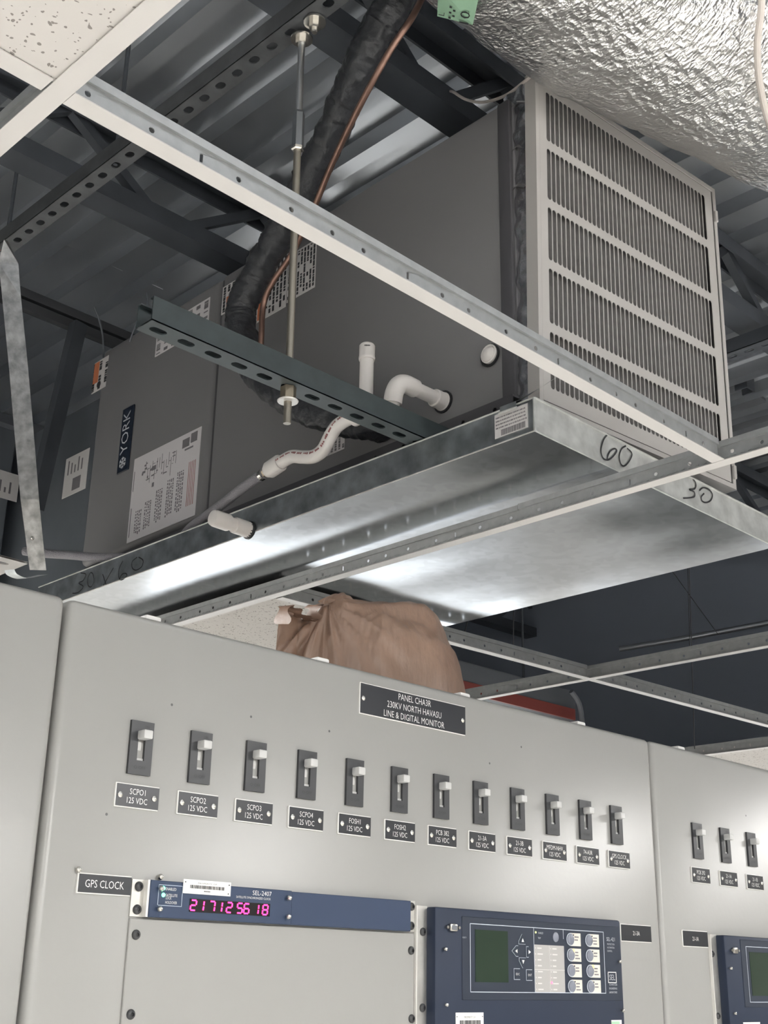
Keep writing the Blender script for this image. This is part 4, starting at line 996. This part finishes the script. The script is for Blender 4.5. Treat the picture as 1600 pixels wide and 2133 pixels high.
# navigation keys
def key(px, py, shape, glyph=None):
    q = rq(px, py); k = .0085
    shp = {'u': [(-.85, -.6), (.85, -.6), (.85, -.1), (0, 1), (-.85, -.1)], 'd': [(-.85, .6), (.85, .6), (.85, .1), (0, -1), (-.85, .1)], 'l': [(.6, -.85), (.6, .85), (.1, .85), (-1, 0), (.1, -.85)], 'r': [(-.6, -.85), (-.6, .85), (-.1, .85), (1, 0), (-.1, -.85)], 's': [(-.75, -.85), (.75, -.85), (.75, .85), (-.75, .85)]}[shape]
    o = MB().prism([(x * k * 1.12, z * k * 1.12) for x, z in shp], (q.x, YO - .0004, q.z), XU, ZU, (0, .0004, 0)).build('key_border', MATS['outline_pale'], rl)
    MB().prism([(x * k, z * k) for x, z in shp], (q.x, YO - .0016, q.z), XU, ZU, (0, .0015, 0)).build('key_cap', BLUE2, o)
    mb = MB()
    if shape in 'udlr': mb.prism([(x * k * .42, z * k * .42) for x, z in {'u': [(-.8, -.6), (.8, -.6), (0, .9)], 'd': [(-.8, .6), (.8, .6), (0, -.9)], 'l': [(.6, -.8), (.6, .8), (-.9, 0)], 'r': [(-.6, -.8), (-.6, .8), (.9, 0)]}[shape]], (q.x, YO - .0019, q.z), XU, ZU, (0, .0002, 0))
    else: write(mb, glyph, (q.x, YO - .0019, q.z), XU, ZU, k, .0032)
    mb.build('key_symbol', ENGR, o, recalc=False)
key(1086, 1959, 'u'); key(1073, 1981, 'l'); key(1100, 1983, 'r'); key(1087, 2003, 'd'); key(1075.5, 2029, 's', 'ESC'); key(1101, 2031, 's', 'ENT')
# target lamps area
tz = rq(1112, 1966).z
MB().box(gx0 + .0008, gx1, YO - .0004, YO - .0001, iz0 + .001, tz - .001).build('target_label', GRID, rl)
mb = MB(); gm = (gx0 + gx1) / 2; gh = tz - iz0
for col_ in range(2):
    for r_ in range(8):
        zz = tz - .006 - r_ * gh / 8.3; xx = (gx0 if col_ == 0 else gm) + .0035
        mb.lathe([(.0010, 0), (.0010, .0002)], (xx, YO - .0004, zz), -YU, 8)
        mb.box(xx + .004, xx + .004 + random.uniform(.008, .014), YO - .0006, YO - .0004, zz - .0009, zz + .0009)
mb.box(gm - .0003, gm + .0003, YO - .0006, YO - .0004, iz0 + .001, tz - .001).box(gx0, gx1, YO - .0006, YO - .0004, iz0 + gh * .47, iz0 + gh * .48)
mb.build('target_print', mat('print_light', (.62, .61, .59), .5), rl)
q = rq(1147.7, 2047); MB().lathe([(.0022, 0), (.0018, .0008)], (q.x, YO - .0004, q.z), -YU, 10).build('red_lamp', LEDR, rl)
q = rq(1114.5, 1942); MB().lathe([(.0018, 0), (.0015, .0008)], (q.x, YO - .0001, q.z), -YU, 10).build('green_lamp', mat('led_dim', (.6, .65, .3), .4, emit=(.8, .9, .3), estr=.4), rl)
mb = MB(); q = rq(1125, 1943.5); write(mb, 'ENABLED', (q.x, YO - .0003, q.z), XU, ZU, .012, .0028); q = rq(1122, 1954); write(mb, 'TRIP', (q.x, YO - .0003, q.z), XU, ZU, .007, .0028)
q = rq(1270.5, 1956.5); write(mb, 'SEL-421', (q.x, YO - .0003, q.z), XU, ZU, .023, .0060)
for i, s_ in enumerate(('PROTECTION', 'AUTOMATION', 'CONTROL')): q = rq(1271, 1967 + i * 7); write(mb, s_, (q.x - (.003 if i == 2 else 0), YO - .0003, q.z), XU, ZU, .020 if i < 2 else .014, .0028)
q = rq(1274, 2036); write(mb, 'SEL', (q.x, YO - .0003, q.z), XU, ZU, .016, .0085)
outline(rl, q.x - .0115, q.x + .0115, q.z - .0085, q.z + .0085, YO - .0001, .0012, 'logo_border', ENGR)
for i, s_ in enumerate(('SCHWEITZER', 'ENGINEERING', 'LABORATORIES')): q = rq(1276, 2051 + i * 8); write(mb, s_, (q.x, YO - .0003, q.z), XU, ZU, .022, .0030)
q = rq(966, 1953); write(mb, 'PORT F', (q.x, YO - .0003, q.z), XU, ZU, .008, .0022)
mb.build('face_print', mat('print_soft', (.52, .55, .58), .5), rl, recalc=False)
q = rq(1155.8, 1952); MB().lathe([(.0074, 0), (.0074, .001), (.0062, .0016)], (q.x, YO, q.z), -YU, 20).build('reset_button', BTN, rl, smooth=True)
# eight operator buttons with slide-in tags
colx = [rq(1187, 1985).x, rq(1226, 1985).x]; r0 = (rq(1185, 1956).z + rq(1223, 1959.5).z) / 2; r3 = (rq(1190, 2054).z + rq(1229, 2055.5).z) / 2
for r_ in range(4):
    for c2 in range(2):
        x, z = colx[c2], r0 + (r3 - r0) * r_ / 3
        o = MB().box(x + .001, x + .0275, YO - .0006, YO - .0001, z - .0098, z + .0098).build('button_tag', TAG, rl)
        mb = MB(); 
        for k in range(2 + (r_ + c2) % 2): mb.box(x + .0115, x + .0115 + random.uniform(.008, .013), YO - .0008, YO - .0006, z + .0030 - k * .0045, z + .0050 - k * .0045)
        mb.build('tag_print', INKG, o, recalc=False)
        MB().lathe([(.0096, 0), (.0096, .0008)], (x, YO - .0003, z), -YU, 22).build('button_rim', MATS['outline_pale'], o)
        MB().lathe([(.0084, 0), (.0084, .0018), (.0072, .0026)], (x, YO - .0006, z), -YU, 22).build('push_button', BTN, o, smooth=True)
        lit = (r_, c2) in ((1, 0), (2, 1))
        MB().lathe([(.0028 if lit else .0011, 0), (.002 if lit else .0009, .0010)], (x + .0085, YO - .0006, z + .0068), -YU, 10).build('button_lamp', LEDY if lit else INK, o)
q = rq(978, 2124); asset_tag(rl, V((q.x, YR, q.z - .004)), .060, .027)
q = rq(1284, 2133); o = MB().box(q.x - .014, q.x + .014, YR - .0008, YR - .0002, q.z - .016, q.z + .006).build('calibration_sticker', MATS['tag_white'], rl); MB().box(q.x - .014, q.x + .008, YR - .001, YR - .0008, q.z - .004, q.z + .004).build('sticker_band', GREENT, o)
# the second relay, on the right-hand panel
ex2 = pp(1474, 1946).x; z2 = pp(1500, 1946, YP - .02).z
r2, YR2, HR2 = relay('protective_relay', ex2, 'blue relay cut off by the right edge of the photo', zt=z2)
O2 = V((ex2, YP, z2 - HR2)); r2q = lambda px, py: pp(px, py, YP + YR2) - O2
for x, y in ((1480, 1987), (1492, 2116)): q = pp(x, y) - O2; button_screw(r2, q.x, -.0035, q.z)
for x, y in ((1519, 2017), (1528, 2111)): q = r2q(x, y); pan_screw(r2, q.x, YR2, q.z, .0030)
q = r2q(1528, 1980); o = MB().rbox(q.x - .008, q.x + .008, YR2 - .006, YR2, q.z - .0055, q.z + .0055, .002, 2).build('serial_port', SCREW, r2, smooth=True)
for s_ in (-1, 1): MB().lathe([(.0024, 0), (.0024, .005)], (q.x + s_ * .0125, YR2, q.z), -YU, 6).build('jack_screw', SCREW, o)
a, b = r2q(1541, 1957), r2q(1553, 2098)
MB().rbox(a.x, a.x + .36, YR2 - .0012, YR2 + .0005, b.z, a.z, .0006, 1).build('overlay', BLUE2, r2)
a, b = r2q(1552, 1971), r2q(1563, 2088); outline(r2, a.x, a.x + .33, b.z, a.z, YR2 - .0013, .001, 'white_outline', MATS['outline_pale'])
a, b = r2q(1559, 1983), r2q(1569, 2074); MB().box(a.x, a.x + .085, YR2 - .0018, YR2 - .0013, b.z, a.z).build('lcd_screen', SCREEN, r2)
q = r2q(1560, 2136); asset_tag(r2, V((q.x + .01, YR2, q.z - .008)), .060, .027)

# ================================================================== BROWN BAG on the panel top
ol = [(577, 1345), (580, 1305), (588, 1272), (594, 1262), (604, 1268), (616, 1282), (630, 1294), (645, 1297), (658, 1288), (670, 1268), (678, 1250), (695, 1243), (718, 1243), (735, 1256), (770, 1264), (810, 1268), (850, 1264), (880, 1274), (905, 1300), (925, 1330), (942, 1362), (955, 1400), (963, 1437), (968, 1470)]
YBG = 1.50
prof = [onY(x, y, YBG) for x, y in ol]
bx0, bx1 = prof[0].x, prof[-1].x
def top(x):
    for a, b in zip(prof, prof[1:]):
        if a.x <= x <= b.x: return a.z + (b.z - a.z) * (x - a.x) / (b.x - a.x + 1e-9)
    return ZT
NU, NV = 200, 60; vs = []; KN = onY(690, 1252, YBG)
for i in range(NU + 1):
    s_ = i / NU; x = bx0 + (bx1 - bx0) * s_; h = max(.004, top(min(max(x, bx0 + 1e-4), bx1 - 1e-4)) - ZT)
    dep = .030 + .115 * min(1, max(0, (s_ - .10) / .42)) ** .8 * (1 - .75 * max(0, (s_ - .78) / .22) ** 2)
    for j in range(NV + 1):
        a = pi * j / NV; dd = -dep * cos(a) * (1 if a < pi / 2 else .8); y = YBG + dd * .78; z = ZT + .001 + h * max(0, sin(a)) ** .62
        p = V((x + dd * .76, y, z))
        th = math.atan2(z - KN.z + .02, (x - KN.x) * 1.0 + .012 * noise.noise(p * 9)); rho = math.hypot(x - KN.x, z - KN.z)
        fold = noise.noise(V((th * 5.5, rho * 4, y * 3))) * min(.020, rho * .10) + abs(noise.noise(V((th * 11 + 3, rho * 7, y * 5)))) * min(.009, rho * .06) + noise.noise(V((x * 30 - z * 20, y * 18, z * 24))) * .0025
        fold *= .35 + .65 * (1 - max(0, sin(a)) ** 6)
        n_ = V((-.7 * cos(a), -.72 * cos(a), sin(a))); p += n_ * fold * 1.3 * min(1, sin(a) * 3); p.z = max(p.z, ZT + .001)
        vs.append(p)
mb = MB().add(vs, [(i * (NV + 1) + j, i * (NV + 1) + j + 1, (i + 1) * (NV + 1) + j + 1, (i + 1) * (NV + 1) + j) for i in range(NU) for j in range(NV)])
bag = thing('plastic_bag', ((bx0 + bx1) / 2, YBG, ZT), 'crumpled brown plastic bag lying on top of the panel', 'bag')
mb.build('bag_body', BAGM, bag, world=True, smooth=True, ang=75)
for pts in (((588, 1300), (592, 1264), (606, 1266), (622, 1280), (640, 1290), (648, 1294)), ((654, 1290), (652, 1268), (654, 1260), (664, 1262), (676, 1256), (684, 1246))):
    mb = MB(); vv = smooth_path([onY(x, y, YBG - .03) for x, y in pts], 6); L = []
    for i, p in enumerate(vv): w_ = V((0, .016 + .006 * sin(i), .003)); L += [p - w_, p + w_]
    mb.add(L, [(2 * i, 2 * i + 1, 2 * i + 3, 2 * i + 2) for i in range(len(vv) - 1)]); mb.build('bag_handle', BAGM, bag, world=True, smooth=True, recalc=False)

# ================================================================== BACKGROUND ABOVE THE CEILING
t = thing('red_striped_raceway', onY(1085, 1450, 3.0), 'grey overhead raceway with a red stripe behind the panel top', 'raceway')
a, b = onY(940, 1396, 3.0), onY(1200, 1454, 3.0)
MB().rbox(a.x - .3, b.x, 3.0, 3.3, a.z - .075, a.z + .05, .01, 2).build('raceway_body', GREYM, t, world=True, smooth=True)
MB().box(a.x - .3, b.x - .02, 2.992, 3.0, a.z - .074, a.z - .030).build('red_stripe', REDP, t, world=True)
for xx in (a.x - .2, b.x - .15): MB().lathe([(.005, 0), (.005, ZDECK - a.z - .045)], (xx, 3.15, a.z + .045), ZU, 8).build('hanger_rod', JOIST, t, world=True)
tag(MB().tube(smooth_path([onY(x, y, 2.9) for x, y in ((1190, 1440), (1203, 1458), (1210, 1480), (1214, 1520), (1216, 1580))], 6), .010, 10).build('grey_conduit', GREYM, smooth=True), 'short curved grey conduit dropping behind the panel top', 'conduit')
tag(MB().tube([onY(1290, 1352, 2.95), onY(1436, 1328, 2.7), onY(1640, 1290, 2.4)], .012, 12).build('steel_conduit', mat('conduit_steel', (.22, .23, .25), .35, .8), smooth=True), 'thin steel conduit above the right-hand tees', 'conduit')
for k, (xa, ya, xb, yb_, Y, lb) in enumerate(((1433, 1190, 1437, 1345, 2.2, 'thin hanger wire ending on the steel conduit'), (1070, 1290, 1069, 1380, 2.05, 'thin hanger wire above the cross tee near the bag'), (970, 1310, 960, 1350, 2.06, 'short hanger wire beside the bag top'), (1408, 1200, 1495, 1320, 2.6, 'slanting hanger wire at right, below the drain pan'), (1442, 1390, 1447, 1560, 2.0, 'hanger wire dropping behind the right-hand panel top'))):
    A_, B_ = onY(xa, ya, Y), onY(xb, yb_, Y); d = A_ - B_; A_ = B_ + d * ((ZDECK - .003 - B_.z) / d.z)
    tag(MB().tube([A_, B_], .0016, 6).build('hanger_wire', DARKCABLE), lb, 'wire', 'ceiling hanger wires')
# strut and dark column behind the grille's right side
a = onY(1500, 470, 2.4)
t = thing('right_strut', (2.95, 1.62, CZ + 1.72), 'dark slotted strut channel behind the grille top right', 'strut channel')
mb = MB()
for i in range(14): mb.cell((0, 0, 0), YU, XU, (0, 0, .003), i * .055 - .5, (i + 1) * .055 - .5, 0, .05, slot((i + .5) * .055 - .5, .025, .03, .014, 4))
mb.build('slotted_base', JOIST, t); MB().box(0, .003, -.5, .27, .003, .045).build('side_wall', JOIST, t)
a = onY(1533, 480, 1.95); b = onY(1548, 790, 1.95)
t = thing('dark_column', (a.x, 1.95, b.z - .02), 'dark vertical steel hanger post right of the grille', 'post')
MB().box(-.028, .028, 0, .006, 0, a.z - b.z + .12).box(-.028, -.022, .006, .05, 0, a.z - b.z + .12).box(.022, .028, .006, .05, 0, a.z - b.z + .12).build('post_channel', JOIST, t)
a = onY(1560, 815, 2.0)
t = thing('grey_duct_edge', (a.x - .35, 2.0, a.z), 'flat grey duct edge right of the grille', 'duct')
MB().rbox(0, 1.2, 0, .4, 0, .045, .004, 1).build('duct_panel', mat('duct_dull', (.13, .135, .15), .45, .3), t)

# loose control wires at the far end of the air handler
for pts, lb in ((((196, 640, 2.78), (207, 668, 2.78), (214, 700, 2.78), (216, 745, 2.76)), 'thin dark wire dropping to the far end of the air handler'), (((306, 610, 2.55), (305, 645, 2.55), (285, 672, 2.56), (270, 712, 2.58)), 'thin dark wire looping down beside the green strut end')):
    tag(MB().tube(smooth_path([onY(x, y, Y) for x, y, Y in pts], 6), .0026, 6).build('control_wire', GREYM, smooth=True), lb, 'wire')
